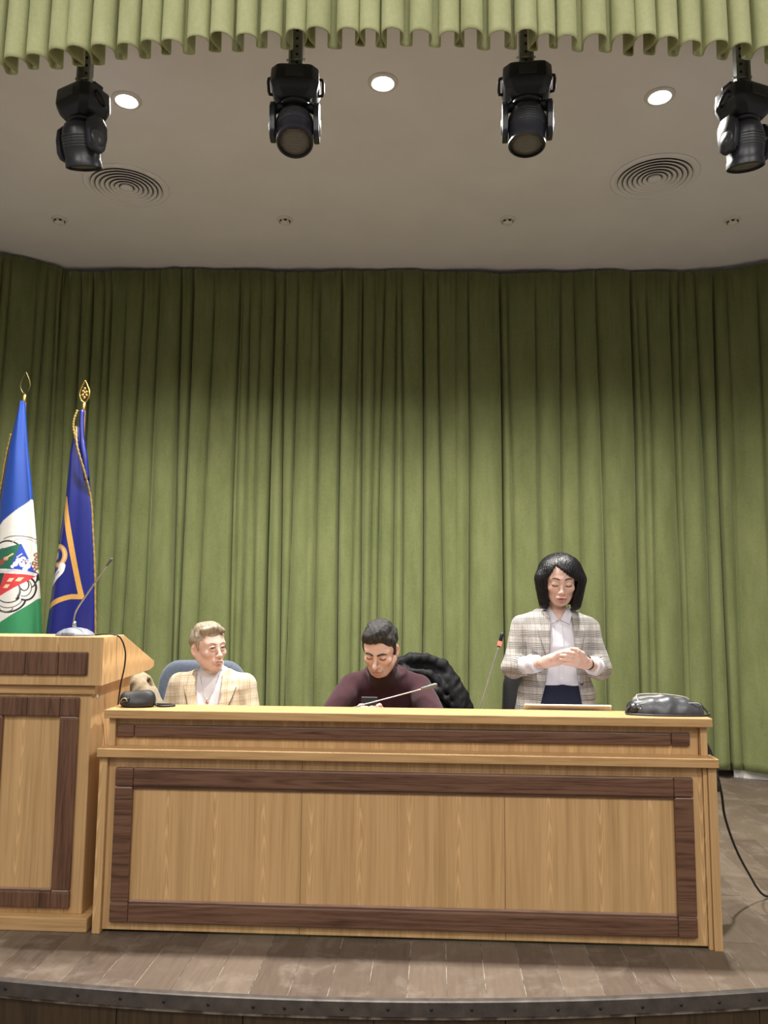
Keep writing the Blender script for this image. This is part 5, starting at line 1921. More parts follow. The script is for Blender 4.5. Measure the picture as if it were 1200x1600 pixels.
# ================================================================ the standing woman
def standing_woman():
    root = empty('person', (0.60, 4.02, 0), 0, 'person standing at the desk in a grey checked blazer, hands clasped', 'person', None)
    M = scaleM(rotM((0.022, -0.050, 1.494), R(15), R(1.5), R(-2)), 1.06)
    secs = [(0.84, 0, 0, 0.165, 0.112), (0.94, 0, 0, 0.155, 0.105), (1.03, 0, 0, 0.128, 0.096), (1.16, 0, -0.008, 0.134, 0.112), (1.24, 0, 0, 0.140, 0.092), (1.295, 0.0, 0.005, 0.112, 0.066), (1.330, 0, 0.01, 0.066, 0.052)]
    fine = dict(x=[(-0.125, 0.13, 0.0032)], y=[(-0.36, -0.20, 0.0034), (-0.17, 0.0, 0.0042)], z=[(1.04, 1.19, 0.0032), (1.33, 1.62, 0.0034)])
    F = Field(axis(-0.36, 0.36, 0.009, fine['x']), axis(-0.37, 0.18, 0.009, fine['y']), axis(-0.01, 1.64, 0.012, fine['z']))
    F.loft(secs, 0.0)
    legs_standing(F, 0.084, 0.84, -0.004, 0.05)
    for s in (-1, 1):
        F.chain([(s * 0.086, 0.02, 0.06), (s * 0.088, -0.12, 0.03)], [0.032, 0.022], 0.02)
        F.cone((s * 0.09, 0.005, 1.262), (s * 0.148, 0.0, 1.246), 0.036, 0.042, 0.04)
        el, wr = ((-0.214, -0.035, 1.052), (-0.092, -0.262, 1.096)) if s < 0 else ((0.216, -0.035, 1.052), (0.118, -0.262, 1.090))
        F.chain([(s * 0.158, 0.0, 1.240), el, wr], [0.042, 0.036, 0.024], 0.02)
    F.cone((0.008, 0.012, 1.27), (0.014, -0.012, 1.40), 0.050, 0.044, 0.04)
    head_field(F, M, dict(fem=True, closed=True, open=0.0022, nose=0.92))
    # clasped hands: her right hand lies behind, her left hand closes over its fingers
    hand_field(F, (-0.085, -0.270, 1.098), (-0.012, -0.292, 1.124), (-0.22, 0.05, 1), (0.15, -1, -0.1), 0.95, bends=(0.05, 0.30, 0.45), spread=0.0155,
               thumb=[(-0.055, -0.292, 1.118), (-0.030, -0.310, 1.140), (0.004, -0.318, 1.150), (0.030, -0.318, 1.146)])
    hand_field(F, (0.112, -0.272, 1.092), (0.058, -0.322, 1.112), (0.30, 0.05, 1), (-1, 0.35, 0), 1.0, bends=(0.30, 0.22, 0.35), spread=0.0172,
               thumb=[(0.095, -0.298, 1.112), (0.078, -0.318, 1.142), (0.052, -0.330, 1.160), (0.026, -0.332, 1.166)])
    body = field_obj('body', F, SKIN, root, 1, head_colors(M, (0.63, 0.42, 0.345), (0.40, 0.14, 0.16), (0.63, 0.34, 0.29)))
    face_parts(F, M, root, dict(closed=True, brow_r=0.0030, brow_lift=0.003), LASH, LASH)
    # hair: black bob with an off-centre parting
    H = Field(axis(-0.16, 0.18, 0.0042), axis(-0.23, 0.14, 0.0042), axis(1.28, 1.66, 0.0042))
    H.ell((0.002, 0.018, 0.030), (0.108, 0.112, 0.096), 0.0, 'add', M)
    H.ell((0.002, 0.035, -0.045), (0.112, 0.088, 0.095), 0.04, 'add', M)
    for s in (-1, 1):
        H.cone((s * 0.084, -0.020, 0.005), (s * 0.072, -0.042, -0.108), 0.038, 0.028, 0.03, 'add', M)
    pl = [((-0.030, 0.082), (0.078, 0.004)), ((0.078, 0.004), (0.060, -0.075)), ((0.060, -0.075), (0.036, -0.20)), ((-0.036, -0.20), (-0.056, -0.075)), ((-0.056, -0.075), (-0.069, 0.010)), ((-0.069, 0.010), (-0.030, 0.082))]

    def opening(X, Y, Z):
        d = -1.0 + 0 * X + 0 * Y + 0 * Z
        for (x1, z1), (x2, z2) in pl:
            nx, nz = -(z2 - z1), (x2 - x1)
            l = math.hypot(nx, nz)
            d = np.maximum(d, ((X - x1) * nx + (Z - z1) * nz) / l)
        return np.maximum(d, Y + 0.030 - 0.06 * smst(-0.09, -0.14, Z))
    H.apply(opening, (-0.09, -0.2, -0.22), (0.09, 0.06, 0.1), 0.010, 'sub', M, 0.03)
    H.ripple(lambda X, Y, Z: 0.0014 * np.sin(46 * np.arctan2(X - 0.018, Y + 0.05) + 3 * np.sin(22 * Z)) + 0.0009 * np.sin(105 * np.arctan2(X - 0.018, Y + 0.05)))
    hr = field_obj('hair', H, hair_mat('black_hair', (0.0025, 0.0025, 0.0035), (0.008, 0.007, 0.008), 0.40, 60, 0.28), root, 1)
    pt = [M @ Vector(p) for p in [(-0.031, -0.083, 0.085), (-0.029, -0.070, 0.098), (-0.026, -0.050, 0.1135)]]
    tube('parting', [tuple(p) for p in pt], [0.0010, 0.0017, 0.0008], plain('scalp', (0.33, 0.27, 0.23), 0.6), hr, 6)
    # white shirt
    S = Field(axis(-0.30, 0.30, 0.006), axis(-0.33, 0.16, 0.006), axis(0.95, 1.37, 0.006))
    S.loft([s_ for s_ in secs if s_[0] > 0.9], 0.0, 'add', None, 0.014)
    S.cut(lambda X, Y, Z: (Z - 0.972 - 0.10 * X * X) + 0 * Y, (-9, -9, -9), (9, 9, 9), 0.0)
    S.ell((0.010, -0.045, 1.335), (0.042, 0.075, 0.050), 0.010, 'sub')
    S.ripple(lambda X, Y, Z: 0.0016 * np.sin(40 * Z + 14 * np.abs(X) * 3) * smst(1.15, 1.05, Z) + 0.0012 * np.sin(55 * X + 26 * Z))
    shirt = field_obj('shirt', S, WSHIRT, root, 1)
    # placket and collar
    pk = []
    for z in np.linspace(0.985, 1.275, 14):
        y = -0.14
        while y < 0 and tri(S, (0.012, y, z)) > 0.0012:
            y += 0.001
        pk.append((0.012, y, z))
    V, Q = [], []
    for x, y, z in pk:
        V += [(x - 0.010, y - 0.0016, z), (x + 0.010, y - 0.0016, z), (x + 0.010, y + 0.006, z), (x - 0.010, y + 0.006, z)]
    npmesh('placket', np.array(V), grid_quads(len(pk), 4, True), WSHIRT, shirt, False)
    for x, y, z in pk[1::3]:
        lathe('button', [(0, 0.001), (0.004, 0.0008), (0.0045, 0)], WHITE, shirt, 10, Matrix.Translation((x, y - 0.0018, z)) @ Matrix.Rotation(R(90), 4, 'X'))
    for s, xo in ((-1, 0.010), (1, 0.014)):
        V = [(xo + s * 0.003, -0.083, 1.292), (xo + s * 0.045, -0.092, 1.272), (xo + s * 0.062, -0.070, 1.318), (xo + s * 0.052, -0.028, 1.366), (xo + s * 0.030, -0.060, 1.335)]
        Vb = [(a, b_ + 0.007, c - 0.002) for a, b_, c in V]
        n = len(V)
        o_ = pymesh('collar', V + Vb, [tuple(range(n)), tuple(range(2 * n - 1, n - 1, -1))] + [(i, i + n, (i + 1) % n + n, (i + 1) % n) for i in range(n)], WSHIRT, shirt)
    # turned-back shirt cuffs
    for s in (-1, 1):
        el, wr = ((-0.214, -0.035, 1.052), (-0.092, -0.262, 1.096)) if s < 0 else ((0.216, -0.035, 1.052), (0.118, -0.262, 1.090))
        el, wr = np.array(el), np.array(wr)
        C_ = Field(axis(-0.30 if s < 0 else 0.05, -0.05 if s < 0 else 0.30, 0.005), axis(-0.30, 0.02, 0.005), axis(0.98, 1.16, 0.005))
        a, b_ = el + (wr - el) * 0.22, el + (wr - el) * (0.80 if s < 0 else 0.74)
        C_.cone(a, b_, 0.046, 0.043, 0.0)
        dv = (wr - el) / np.linalg.norm(wr - el)
        C_.cut(lambda X, Y, Z: -((X - b_[0]) * dv[0] + (Y - b_[1]) * dv[1] + (Z - b_[2]) * dv[2]), (-9, -9, -9), (9, 9, 9), 0.003)
        C_.ripple(lambda X, Y, Z: 0.0022 * np.sin(70 * (X * dv[0] + Y * dv[1] + Z * dv[2]) + 60 * Z) + 0.0014 * np.sin(130 * X + 50 * Z))
        field_obj('shirt_cuff', C_, WSHIRT, shirt, 1)
    # trousers
    T = Field(axis(-0.26, 0.26, 0.010), axis(-0.2, 0.2, 0.010), axis(0.03, 1.02, 0.010))
    T.loft([s_ for s_ in secs if s_[0] < 1.04], 0.0, 'add', None, 0.007)
    legs_standing(T, 0.084, 0.84, 0.010, 0.05)
    field_obj('trousers', T, fabric('navy_cloth', (0.012, 0.014, 0.034), 0.8), root, 1)
    # blazer
    bs = [(0.58, 0, 0.0, 0.222, 0.150), (0.80, 0, 0.0, 0.214, 0.146), (0.95, 0, 0, 0.186, 0.132), (1.04, 0, 0, 0.158, 0.122), (1.14, 0, -0.006, 0.161, 0.136), (1.24, 0, 0, 0.168, 0.116), (1.30, 0, 0.008, 0.135, 0.090), (1.345, 0, 0.014, 0.085, 0.070)]
    B = Field(axis(-0.36, 0.36, 0.0062), axis(-0.28, 0.19, 0.0062), axis(0.56, 1.37, 0.0062))
    B.loft(bs, 0.0)
    for s in (-1, 1):
        el, wr = ((-0.214, -0.035, 1.052), (-0.092, -0.262, 1.096)) if s < 0 else ((0.216, -0.035, 1.052), (0.118, -0.262, 1.090))
        el, wr = np.array(el), np.array(wr)
        B.cone((s * 0.095, 0.01, 1.292), (s * 0.162, 0.004, 1.258), 0.042, 0.056, 0.03)
        B.chain([(s * 0.168, 0.004, 1.252), tuple(el)], [0.058, 0.054], 0.005)
        e2 = el + (wr - el) * 0.40
        B.cone(tuple(el), tuple(e2), 0.055, 0.052, 0.02)
        dv = (wr - el) / np.linalg.norm(wr - el)
        B.cut(lambda X, Y, Z: np.maximum(-((X - e2[0]) * dv[0] + (Y - e2[1]) * dv[1] + (Z - e2[2]) * dv[2]), np.sqrt((X - e2[0]) ** 2 + (Y - e2[1]) ** 2 + (Z - e2[2]) ** 2) - 0.085), (-9, -9, -9), (9, 9, 9), 0.003)
    zs = [0.5, 0.80, 0.90, 1.00, 1.12, 1.20, 1.28, 1.40]
    xl = [-0.15, -0.110, -0.085, -0.062, -0.050, -0.046, -0.038, -0.045]
    xr = [0.14, 0.118, 0.106, 0.092, 0.084, 0.082, 0.078, 0.075]
    B.cut(bound_cut(xl, xr, zs, 0.02), (-9, -9, -9), (9, 9, 9), 0.006)
    B.ell((0.012, -0.010, 1.36), (0.060, 0.060, 0.055), 0.010, 'sub')
    B.ripple(lambda X, Y, Z: creases(X, Y, Z, 77, 4, 20, 0.0042) * smst(0.12, 0.20, np.abs(X)) + 0.0020 * np.sin(26 * X + 12 * Z))
    DK, MD, BR = (0.035, 0.030, 0.030), (0.20, 0.185, 0.18), (0.17, 0.12, 0.08)
    lines = []
    for i in range(4):
        lines.append((2, 0.062, 0.0034, i * 0.135, DK, 0.85))
    for i in range(3):
        lines.append((0, 0.062, 0.0030, i * 0.135, MD, 0.7))
    lines += [(2, 0.0125, 0.0028, 0.3, MD, 0.5), (0, 0.0125, 0.003, 0.1, MD, 0.32), (0, 0.062, 0.003, 0.7, BR, 0.55)]
    PL = plaid('grey_check_wool', (0.44, 0.415, 0.385), lines)
    blz = field_obj('blazer', B, PL, root, 1)
    # lapels
    zl_ = [1.085, 1.14, 1.20, 1.248, 1.256, 1.29, 1.335]
    for side in (-1, 1):
        inner = np.interp(zl_, zs, xl if side < 0 else xr)
        wd = np.array([0.004, 0.024, 0.044, 0.058, 0.040, 0.046, 0.036])
        a, b_ = (inner - wd, inner + 0.004) if side < 0 else (inner - 0.004, inner + wd)
        Lp = Field(axis(-0.16, 0.16, 0.004), axis(-0.18, 0.0, 0.004), axis(1.07, 1.35, 0.004))
        Lp.apply(inter_band(bs, 0.009, a, b_, zl_, thick=0.012), (-9, -9, -9), (9, 9, 9), 0, 'add', None, 0)
        lp = field_obj('lapel', Lp, PL, blz, 1)
        pts = []
        for z, x in zip(zl_[:4], (a if side < 0 else b_)[:4]):
            y = -0.19
            while y < 0.05 and min(tri(B, (x, y, z)), tri(Lp, (x, y, z))) > 0.001:
                y += 0.001
            pts.append((x, y, z))
        tube('lapel_edge', spline(pts, 5), 0.0016, plain('grey_edge', (0.16, 0.145, 0.13), 0.85), lp, 6)
    lathe('blazer_button', [(0, 0.003), (0.007, 0.0025), (0.009, 0)], plain('horn_button', (0.03, 0.025, 0.022), 0.3), blz, 16, Matrix.Translation((0.104, -0.142, 0.985)) @ Matrix.Rotation(R(75), 4, 'X'))
    # pocket flap
    Pf = Field(axis(0.10, 0.22, 0.004), axis(-0.17, -0.02, 0.004), axis(0.88, 0.96, 0.004))
    Pf.apply(inter_band(bs, 0.006, [0.130, 0.128], [0.196, 0.194], [0.905, 0.945], thick=0.010), (-9, -9, -9), (9, 9, 9), 0, 'add', None, 0)
    field_obj('pocket_flap', Pf, PL, blz, 1)
    shoes(root, 0.080, 0.02)
    # watch
    Mw = Matrix.Translation((0.1125, -0.268, 1.0915)) @ Vector((-0.15, -0.6, 0.12)).to_track_quat('Z', 'Y').to_matrix().to_4x4()
    wt = lathe('watch_strap', [(0.0245, -0.010), (0.0285, -0.009), (0.0290, 0.009), (0.0250, 0.010)], BLACK, root, 28, Mw)
    bm = bmesh.new()
    bm_box(bm, -0.015, 0.015, -0.005, 0.005, -0.018, 0.018, 0.004, 2)
    o_ = bmobj('watch_case', bm, plain('gloss_black_watch', (0.01, 0.01, 0.012), 0.1), wt)
    o_.matrix_local = Mw @ Matrix.Rotation(R(180), 4, 'Z') @ Matrix.Translation((0, -0.029, 0))
    Mb = Matrix.Translation((-0.100, -0.248, 1.093)) @ Vector((0.5, -0.85, 0.17)).to_track_quat('Z', 'Y').to_matrix().to_4x4()
    lathe('bracelet', [(0.030, -0.0012), (0.0312, 0.0), (0.030, 0.0012), (0.0288, 0.0), (0.030, -0.0012)], STEEL, root, 32, Mb)
    return root


standing_woman()


# ================================================================ the seated man
def short_hair(root, M, zl, cap, mat, seed, lo, hi, amp=0.0028, extra=None, freq=90):
    H = Field(axis(lo[0], hi[0], 0.0038), axis(lo[1], hi[1], 0.0038), axis(lo[2], hi[2], 0.0038))
    H.ell(cap[0], cap[1], 0.0, 'add', M)
    if extra is not None:
        extra(H)
    ys, zz = zip(*zl)

    def under(X, Y, Z):
        return Z - np.interp(Y, ys, zz) - 0.006 * np.sin(70 * X) + 0 * X
    H.apply(under, (-0.2, -0.2, -0.3), (0.2, 0.2, 0.2), 0.008, 'sub', M, 0.0)
    H.ripple(lambda X, Y, Z: creases(X, Y, Z, seed, 6, freq, amp))
    return field_obj('hair', H, mat, root, 0)


def seated_man():
    root = empty('person', (-0.265, 4.15, 0), 0, 'person in a dark maroon sweater bent over a phone at the desk', 'person', None)
    M = scaleM(rotM((-0.008, -0.372, 1.150), R(24), R(2), R(-13)), 1.06)
    MT = rotM((0, 0.07, 0.53), R(28))
    secs = [(0.0, 0, 0, 0.170, 0.115), (0.15, 0, 0, 0.158, 0.110), (0.32, 0, -0.004, 0.172, 0.116), (0.43, 0, 0, 0.178, 0.100), (0.50, 0, 0.01, 0.145, 0.078), (0.545, 0, 0.015, 0.085, 0.062)]
    F = Field(axis(-0.36, 0.36, 0.009, [(-0.14, 0.12, 0.0034)]), axis(-0.66, 0.26, 0.010, [(-0.62, -0.50, 0.0036), (-0.50, -0.33, 0.0045)]), axis(-0.01, 1.31, 0.012, [(0.80, 0.94, 0.0034), (1.0, 1.30, 0.0036)]))
    F.loft(secs, 0.0, 'add', MT)
    legs_seated(F, 0.10, (0.08, 0.52), (-0.36, 0.50), (-0.33, 0.09))
    P = lambda x, y, z: tuple(MT @ Vector((x, y, z)))
    EL = {-1: (-0.262, -0.395, 0.812), 1: (0.262, -0.395, 0.812)}
    WR = {-1: (-0.108, -0.500, 0.812), 1: (0.022, -0.500, 0.812)}
    for s in (-1, 1):
        F.cone(P(s * 0.10, 0, 0.47), P(s * 0.172, 0, 0.455), 0.050, 0.054, 0.04)
        F.chain([P(s * 0.178, 0, 0.455), EL[s], WR[s]], [0.052, 0.040, 0.027], 0.02)
        F.chain([(s * 0.11, -0.33, 0.07), (s * 0.11, -0.46, 0.03)], [0.034, 0.024], 0.02)
    F.cone(P(0, 0.0, 0.50), (-0.008, -0.335, 1.095), 0.060, 0.056, 0.04)
    head_field(F, M, dict(closed=True, nose=1.12, lips=0.7))
    hand_field(F, (-0.108, -0.510, 0.815), (-0.100, -0.553, 0.862), (0.15, -0.7, 0.5), (1, -0.1, 0.1), 0.85, bends=(0.5, 0.8, 0.5), spread=0.016,
               thumb=[(-0.100, -0.530, 0.845), (-0.098, -0.542, 0.880), (-0.088, -0.556, 0.900), (-0.074, -0.566, 0.906)])
    hand_field(F, (0.022, -0.510, 0.815), (0.012, -0.553, 0.864), (-0.15, -0.7, 0.5), (-1, -0.1, 0.1), 0.85, bends=(0.5, 0.8, 0.5), spread=0.016,
               thumb=[(0.012, -0.530, 0.845), (0.010, -0.545, 0.884), (0.002, -0.560, 0.904), (-0.008, -0.570, 0.905)])
    field_obj('body', F, SKIN, root, 1, head_colors(M, (0.60, 0.40, 0.325), (0.40, 0.20, 0.17), (0.60, 0.29, 0.24), (0.36, 0.25, 0.21)))
    face_parts(F, M, root, dict(closed=True, brow_r=0.0046, brow_lift=-0.003, brow=[(0.009, 0.014), (0.022, 0.018), (0.037, 0.019), (0.050, 0.013)]), LASH, LASH)
    zl = [(-0.14, 0.066), (-0.075, 0.060), (-0.052, 0.040), (-0.040, 0.010), (-0.034, -0.030), (-0.012, -0.026), (-0.003, 0.022), (0.024, 0.024), (0.036, -0.060), (0.12, -0.080)]
    gm = hair_mat('dark_greying_hair', (0.006, 0.005, 0.005), (0.050, 0.046, 0.044), 0.6, 190, 0.2)
    short_hair(root, M, zl, ((0, 0.014, 0.048), (0.0785, 0.099, 0.079)), gm, 5, (-0.13, -0.52, 1.02), (0.12, -0.23, 1.31), 0.0022,
               lambda H: (H.ell((-0.012, -0.056, 0.092), (0.052, 0.040, 0.026), 0.02, 'add', M), H.cone((0.068, -0.022, 0.055), (0.070, -0.022, -0.008), 0.014, 0.007, 0.01, 'add', M), H.cone((-0.068, -0.022, 0.055), (-0.070, -0.022, -0.008), 0.014, 0.007, 0.01, 'add', M), H.cone((0.056, -0.045, 0.075), (-0.056, -0.045, 0.075), 0.014, 0.014, 0.01, 'add', M), H.ell((0.0, -0.01, 0.112), (0.056, 0.068, 0.028), 0.02, 'add', M)))
    # sweater
    S = Field(axis(-0.36, 0.36, 0.0068), axis(-0.56, 0.26, 0.0068), axis(0.44, 1.12, 0.0068))
    S.loft(secs, 0.0, 'add', MT, 0.016)
    for s in (-1, 1):
        S.cone(P(s * 0.09, 0.005, 0.478), P(s * 0.165, 0, 0.458), 0.058, 0.068, 0.04)
        e2 = tuple(np.array(EL[s]) + (np.array(WR[s]) - np.array(EL[s])) * 0.86)
        S.chain([P(s * 0.175, 0, 0.452), EL[s], e2], [0.072, 0.056, 0.040], 0.015)
    S.cone(P(0, 0.0, 0.50), (-0.006, -0.300, 1.055), 0.080, 0.070, 0.03)
    S.ripple(lambda X, Y, Z: creases(X, Y, Z, 12, 4, 16, 0.0045))
    S.cut(lambda X, Y, Z: (Z - 0.768) + 0 * X + 0 * Y, (-9, -9, -9), (9, -0.28, 9), 0.004)
    mar = fabric('maroon_knit', (0.036, 0.0115, 0.0160), 0.9, 0.08, 0.4, 0.15, 330)
    sw = field_obj('sweater', S, mar, root, 1)
    nk = []
    C0, ax_ = Vector((-0.006, -0.302, 1.058)), (Vector((-0.008, -0.335, 1.095)) - Vector(P(0, 0, 0.50))).normalized()
    a1 = Vector((1, 0, 0))
    a2 = ax_.cross(a1)
    for k in range(25):
        q = 2 * math.pi * k / 24
        nk.append(tuple(C0 + (a1 * math.cos(q) + a2 * math.sin(q)) * 0.066))
    tube('neck_rib', nk, 0.011, mar, sw, 8)
    T = Field(axis(-0.26, 0.26, 0.012), axis(-0.50, 0.26, 0.012), axis(0.03, 0.66, 0.012))
    T.loft([(0.44, 0, 0.08, 0.178, 0.13), (0.60, 0, 0.06, 0.172, 0.125)], 0.0)
    legs_seated(T, 0.10, (0.08, 0.52), (-0.36, 0.50), (-0.33, 0.09), 0.016)
    field_obj('trousers', T, fabric('dark_denim', (0.02, 0.024, 0.035), 0.85), root, 1)
    shoes(root, 0.11, -0.35)
    return root


seated_man()
ph = empty('smartphone', (-0.311, 3.586, 0.866), 0, 'black smartphone held upright by the seated man', 'phone')
bm = bmesh.new()
bm_box(bm, -0.038, 0.038, -0.0042, 0.0042, -0.075, 0.075, 0.0035, 2)
pb = bmobj('case', bm, plain('phone_black', (0.010, 0.008, 0.008), 0.25), ph)
pb.rotation_euler = (R(-12), 0, 0)
box('frame_edge', -0.036, 0.036, -0.0035, 0.0035, 0.0742, 0.0762, STEEL, pb, 0)
box('screen', -0.035, 0.035, 0.0040, 0.0048, -0.07, 0.07, plain('phone_glass', (0.02, 0.02, 0.025), 0.05), pb, 0)


# ================================================================ the seated woman
def seated_woman():
    root = empty('person', (-1.185, 4.06, 0), 0, 'person with short blonde hair in a cream checked blazer, seated and looking right', 'person', None)
    M = scaleM(rotM((-0.012, -0.055, 1.128), R(-3), R(-2), R(49)), 1.06)
    secs = [(0.46, 0, 0.02, 0.180, 0.125), (0.60, 0, 0, 0.158, 0.112), (0.70, 0, 0, 0.150, 0.106), (0.84, 0, -0.010, 0.160, 0.122), (0.93, 0, 0, 0.162, 0.096), (0.975, 0, 0.005, 0.130, 0.070), (1.005, 0, 0.01, 0.070, 0.056)]
    F = Field(axis(-0.36, 0.36, 0.009, [(-0.125, 0.13, 0.0036)]), axis(-0.46, 0.20, 0.010, [(-0.18, 0.06, 0.0038)]), axis(-0.01, 1.28, 0.012, [(0.96, 1.27, 0.0036)]))
    F.loft(secs, 0.0)
    legs_seated(F, 0.09, (0.03, 0.50), (-0.38, 0.50), (-0.36, 0.09))
    EL = {-1: (-0.228, -0.03, 0.715), 1: (0.228, -0.03, 0.715)}
    WR = {-1: (-0.090, -0.20, 0.635), 1: (0.090, -0.20, 0.635)}
    for s in (-1, 1):
        F.cone((s * 0.10, 0.005, 0.95), (s * 0.168, 0.0, 0.938), 0.045, 0.050, 0.04)
        F.chain([(s * 0.174, 0, 0.935), EL[s], WR[s]], [0.047, 0.037, 0.025], 0.02)
        F.chain([(s * 0.099, -0.36, 0.07), (s * 0.10, -0.48, 0.03)], [0.032, 0.022], 0.02)
        hand_field(F, WR[s], (s * 0.035, -0.255, 0.625), (0, -0.6, 0.6), (-s, 0, -0.6), 0.95, bends=(0.2, 0.35, 0.3), spread=0.018)
    F.cone((0, 0.015, 0.95), (-0.005, -0.010, 1.06), 0.052, 0.047, 0.04)
    head_field(F, M, dict(fem=True, nose=1.0, lips=0.55))
    field_obj('body', F, SKIN, root, 1, head_colors(M, (0.60, 0.415, 0.345), (0.42, 0.20, 0.18), (0.61, 0.34, 0.285)))
    face_parts(F, M, root, dict(brow_r=0.0022, brow_lift=0.0, gaze=(0.22, 0.05)), plain('light_brow', (0.22, 0.13, 0.075), 0.7), LASH)
    zl = [(-0.14, 0.060), (-0.085, 0.060), (-0.066, 0.048), (-0.050, 0.026), (-0.030, -0.012), (-0.010, -0.020), (-0.002, 0.018), (0.024, 0.020), (0.036, -0.055), (0.12, -0.075)]
    hm = hair_mat('ash_blonde_hair', (0.14, 0.112, 0.080), (0.31, 0.255, 0.180), 0.55, 60)
    short_hair(root, M, zl, ((0, 0.014, 0.042), (0.0785, 0.099, 0.083)), hm, 8, (-0.15, -0.20, 0.98), (0.13, 0.10, 1.29), 0.0022,
               lambda H: (H.chain([(-0.052, -0.050, 0.086), (-0.005, -0.070, 0.096), (0.040, -0.078, 0.080)], [0.018, 0.018, 0.012], 0.02, 'add', M), H.ell((0, 0.0, 0.102), (0.056, 0.070, 0.026), 0.02, 'add', M), H.cone((0.068, -0.022, 0.055), (0.070, -0.020, -0.005), 0.012, 0.006, 0.01, 'add', M), H.cone((-0.068, -0.022, 0.055), (-0.070, -0.020, -0.005), 0.012, 0.006, 0.01, 'add', M)), 60)
    # white roll-neck
    S = Field(axis(-0.24, 0.24, 0.006), axis(-0.20, 0.18, 0.006), axis(0.50, 1.08, 0.006))
    S.loft(secs, 0.0, 'add', None, 0.010)
    S.cone((0, 0.010, 0.97), (-0.002, -0.006, 1.040), 0.064, 0.059, 0.025)
    S.cut(lambda X, Y, Z: -(Z - (1.054 + 0.10 * X + 0.10 * Y)) + 0 * X, (-9, -9, -9), (9, 9, 9), 0.004)
    S.ripple(lambda X, Y, Z: 0.0036 * np.sin(210 * (Z - 0.2 * X)) * smst(0.985, 1.0, Z) + 0.0018 * np.sin(36 * X + 22 * Z))
    sh = field_obj('roll_neck', S, WSHIRT, root, 1)
    # pendant
    y_ = -0.16
    pts = []
    for x, z in [(-0.044, 0.985), (-0.030, 0.95), (-0.008, 0.905), (0.016, 0.868), (0.034, 0.905), (0.048, 0.95), (0.052, 0.985)]:
        y = -0.17
        while y < 0 and tri(S, (x, y, z)) > 0.0012:
            y += 0.001
        pts.append((x, y, z))
    tube('necklace', spline(pts, 6), 0.0013, STEEL, root, 6)
    px, py, pz = pts[3]
    lathe('pendant', [(0, 0.004), (0.008, 0.003), (0.012, 0.0), (0.010, -0.002), (0, -0.002)], plain('rose_pendant', (0.55, 0.30, 0.20), 0.25, 0.3), root, 20, Matrix.Translation((px, py - 0.003, pz - 0.014)) @ Matrix.Rotation(R(90), 4, 'X') @ Matrix.Diagonal((0.8, 1.25, 1, 1)))
    # skirt / trousers
    T = Field(axis(-0.26, 0.26, 0.012), axis(-0.50, 0.22, 0.012), axis(0.03, 0.66, 0.012))
    T.loft([(0.44, 0, 0.03, 0.185, 0.13), (0.60, 0, 0.0, 0.165, 0.12)], 0.0)
    legs_seated(T, 0.09, (0.03, 0.50), (-0.38, 0.50), (-0.36, 0.09), 0.014)
    field_obj('trousers', T, fabric('beige_trousers', (0.26, 0.20, 0.13), 0.85), root, 1)
    shoes(root, 0.10, -0.37)
    # blazer
    bs = [(0.52, 0, 0.0, 0.212, 0.150), (0.70, 0, 0, 0.182, 0.134), (0.84, 0, -0.008, 0.184, 0.143), (0.92, 0, 0, 0.186, 0.120), (0.972, 0, 0.008, 0.145, 0.094), (1.012, 0, 0.016, 0.085, 0.074)]
    B = Field(axis(-0.34, 0.34, 0.0062), axis(-0.24, 0.19, 0.0062), axis(0.50, 1.04, 0.0062))
    B.loft(bs, 0.0)
    for s in (-1, 1):
        el, wr = np.array(EL[s]), np.array(WR[s])
        B.cone((s * 0.10, 0.01, 0.958), (s * 0.166, 0.004, 0.936), 0.045, 0.060, 0.03)
        B.chain([(s * 0.172, 0.004, 0.930), tuple(el), tuple(el + (wr - el) * 0.9)], [0.063, 0.056, 0.042], 0.014)
    zs = [0.5, 0.70, 0.80, 0.88, 0.95, 1.0, 1.06]
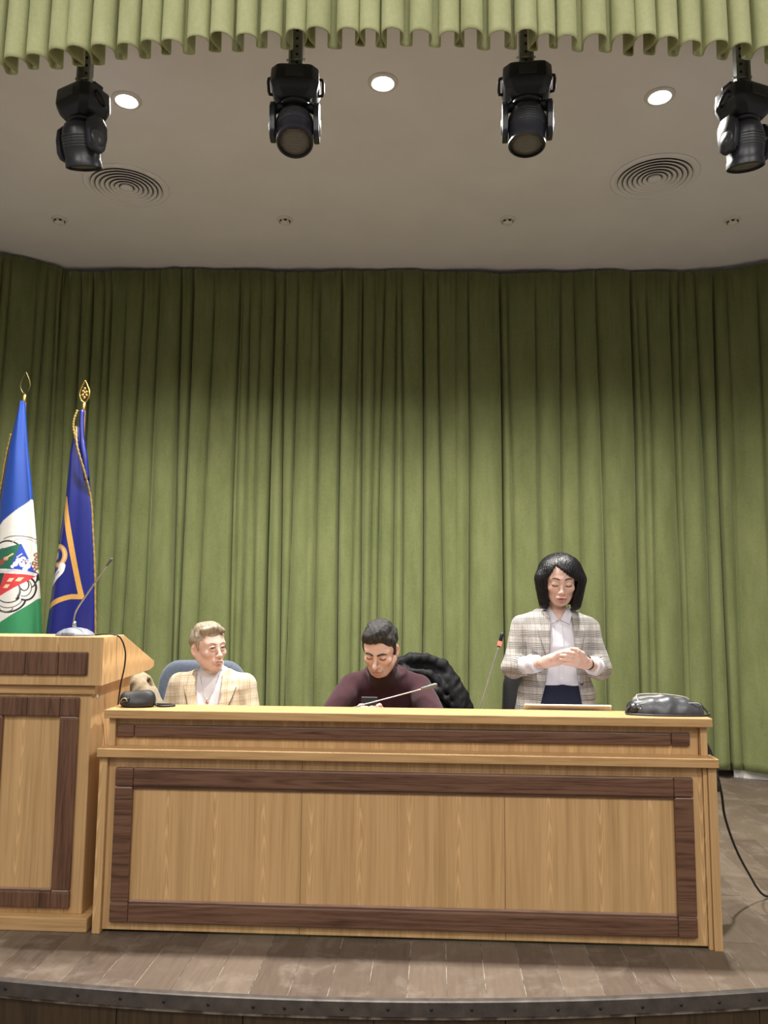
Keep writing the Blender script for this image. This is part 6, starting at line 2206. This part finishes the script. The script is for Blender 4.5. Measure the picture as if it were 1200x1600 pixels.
    xl = [-0.06, -0.022, -0.030, -0.044, -0.062, -0.070, -0.070]
    xr = [0.09, 0.050, 0.070, 0.086, 0.080, 0.074, 0.072]
    B.cut(bound_cut(xl, xr, zs, 0.02), (-9, -9, -9), (9, 9, 9), 0.006)
    B.ell((0, 0.0, 1.03), (0.066, 0.066, 0.055), 0.010, 'sub')
    B.ripple(lambda X, Y, Z: creases(X, Y, Z, 21, 4, 18, 0.0035))
    TN, OC, CR = (0.30, 0.17, 0.07), (0.46, 0.29, 0.11), (0.75, 0.66, 0.48)
    lines = [(0, 0.052, 0.0045, 0.0, TN, 0.55), (0, 0.052, 0.0040, 0.17, OC, 0.6), (0, 0.052, 0.003, 0.5, OC, 0.35), (2, 0.050, 0.0045, 0.1, TN, 0.5), (2, 0.050, 0.0040, 0.27, OC, 0.55), (2, 0.050, 0.003, 0.6, CR, 0.5)]
    PL = plaid('cream_check', (0.52, 0.455, 0.35), lines, rot=R(6))
    blz = field_obj('blazer', B, PL, root, 1)
    zl_ = [0.70, 0.80, 0.88, 0.930, 0.938, 0.965, 1.0]
    SEAM = plain('brown_trim', (0.11, 0.065, 0.035), 0.8)
    for side in (-1, 1):
        inner = np.interp(zl_, zs, xl if side < 0 else xr)
        wd = np.array([0.006, 0.034, 0.052, 0.066, 0.046, 0.048, 0.034])
        a, b_ = (inner - wd, inner + 0.004) if side < 0 else (inner - 0.004, inner + wd)
        Lp = Field(axis(-0.18, 0.18, 0.004), axis(-0.20, 0.0, 0.004), axis(0.68, 1.02, 0.004))
        Lp.apply(inter_band(bs, 0.010, a, b_, zl_, thick=0.012), (-9, -9, -9), (9, 9, 9), 0, 'add', None, 0)
        lp = field_obj('lapel', Lp, PL, blz, 1)
        pts = []
        ob = a if side < 0 else b_
        for z, x in zip(zl_[1:4], ob[1:4]):
            y = -0.19
            while y < 0.05 and min(tri(B, (x, y, z)), tri(Lp, (x, y, z))) > 0.001:
                y += 0.001
            pts.append((x, y, z))
        tube('trim', spline(pts, 5), 0.0022, SEAM, lp, 6)
    return root


seated_woman()
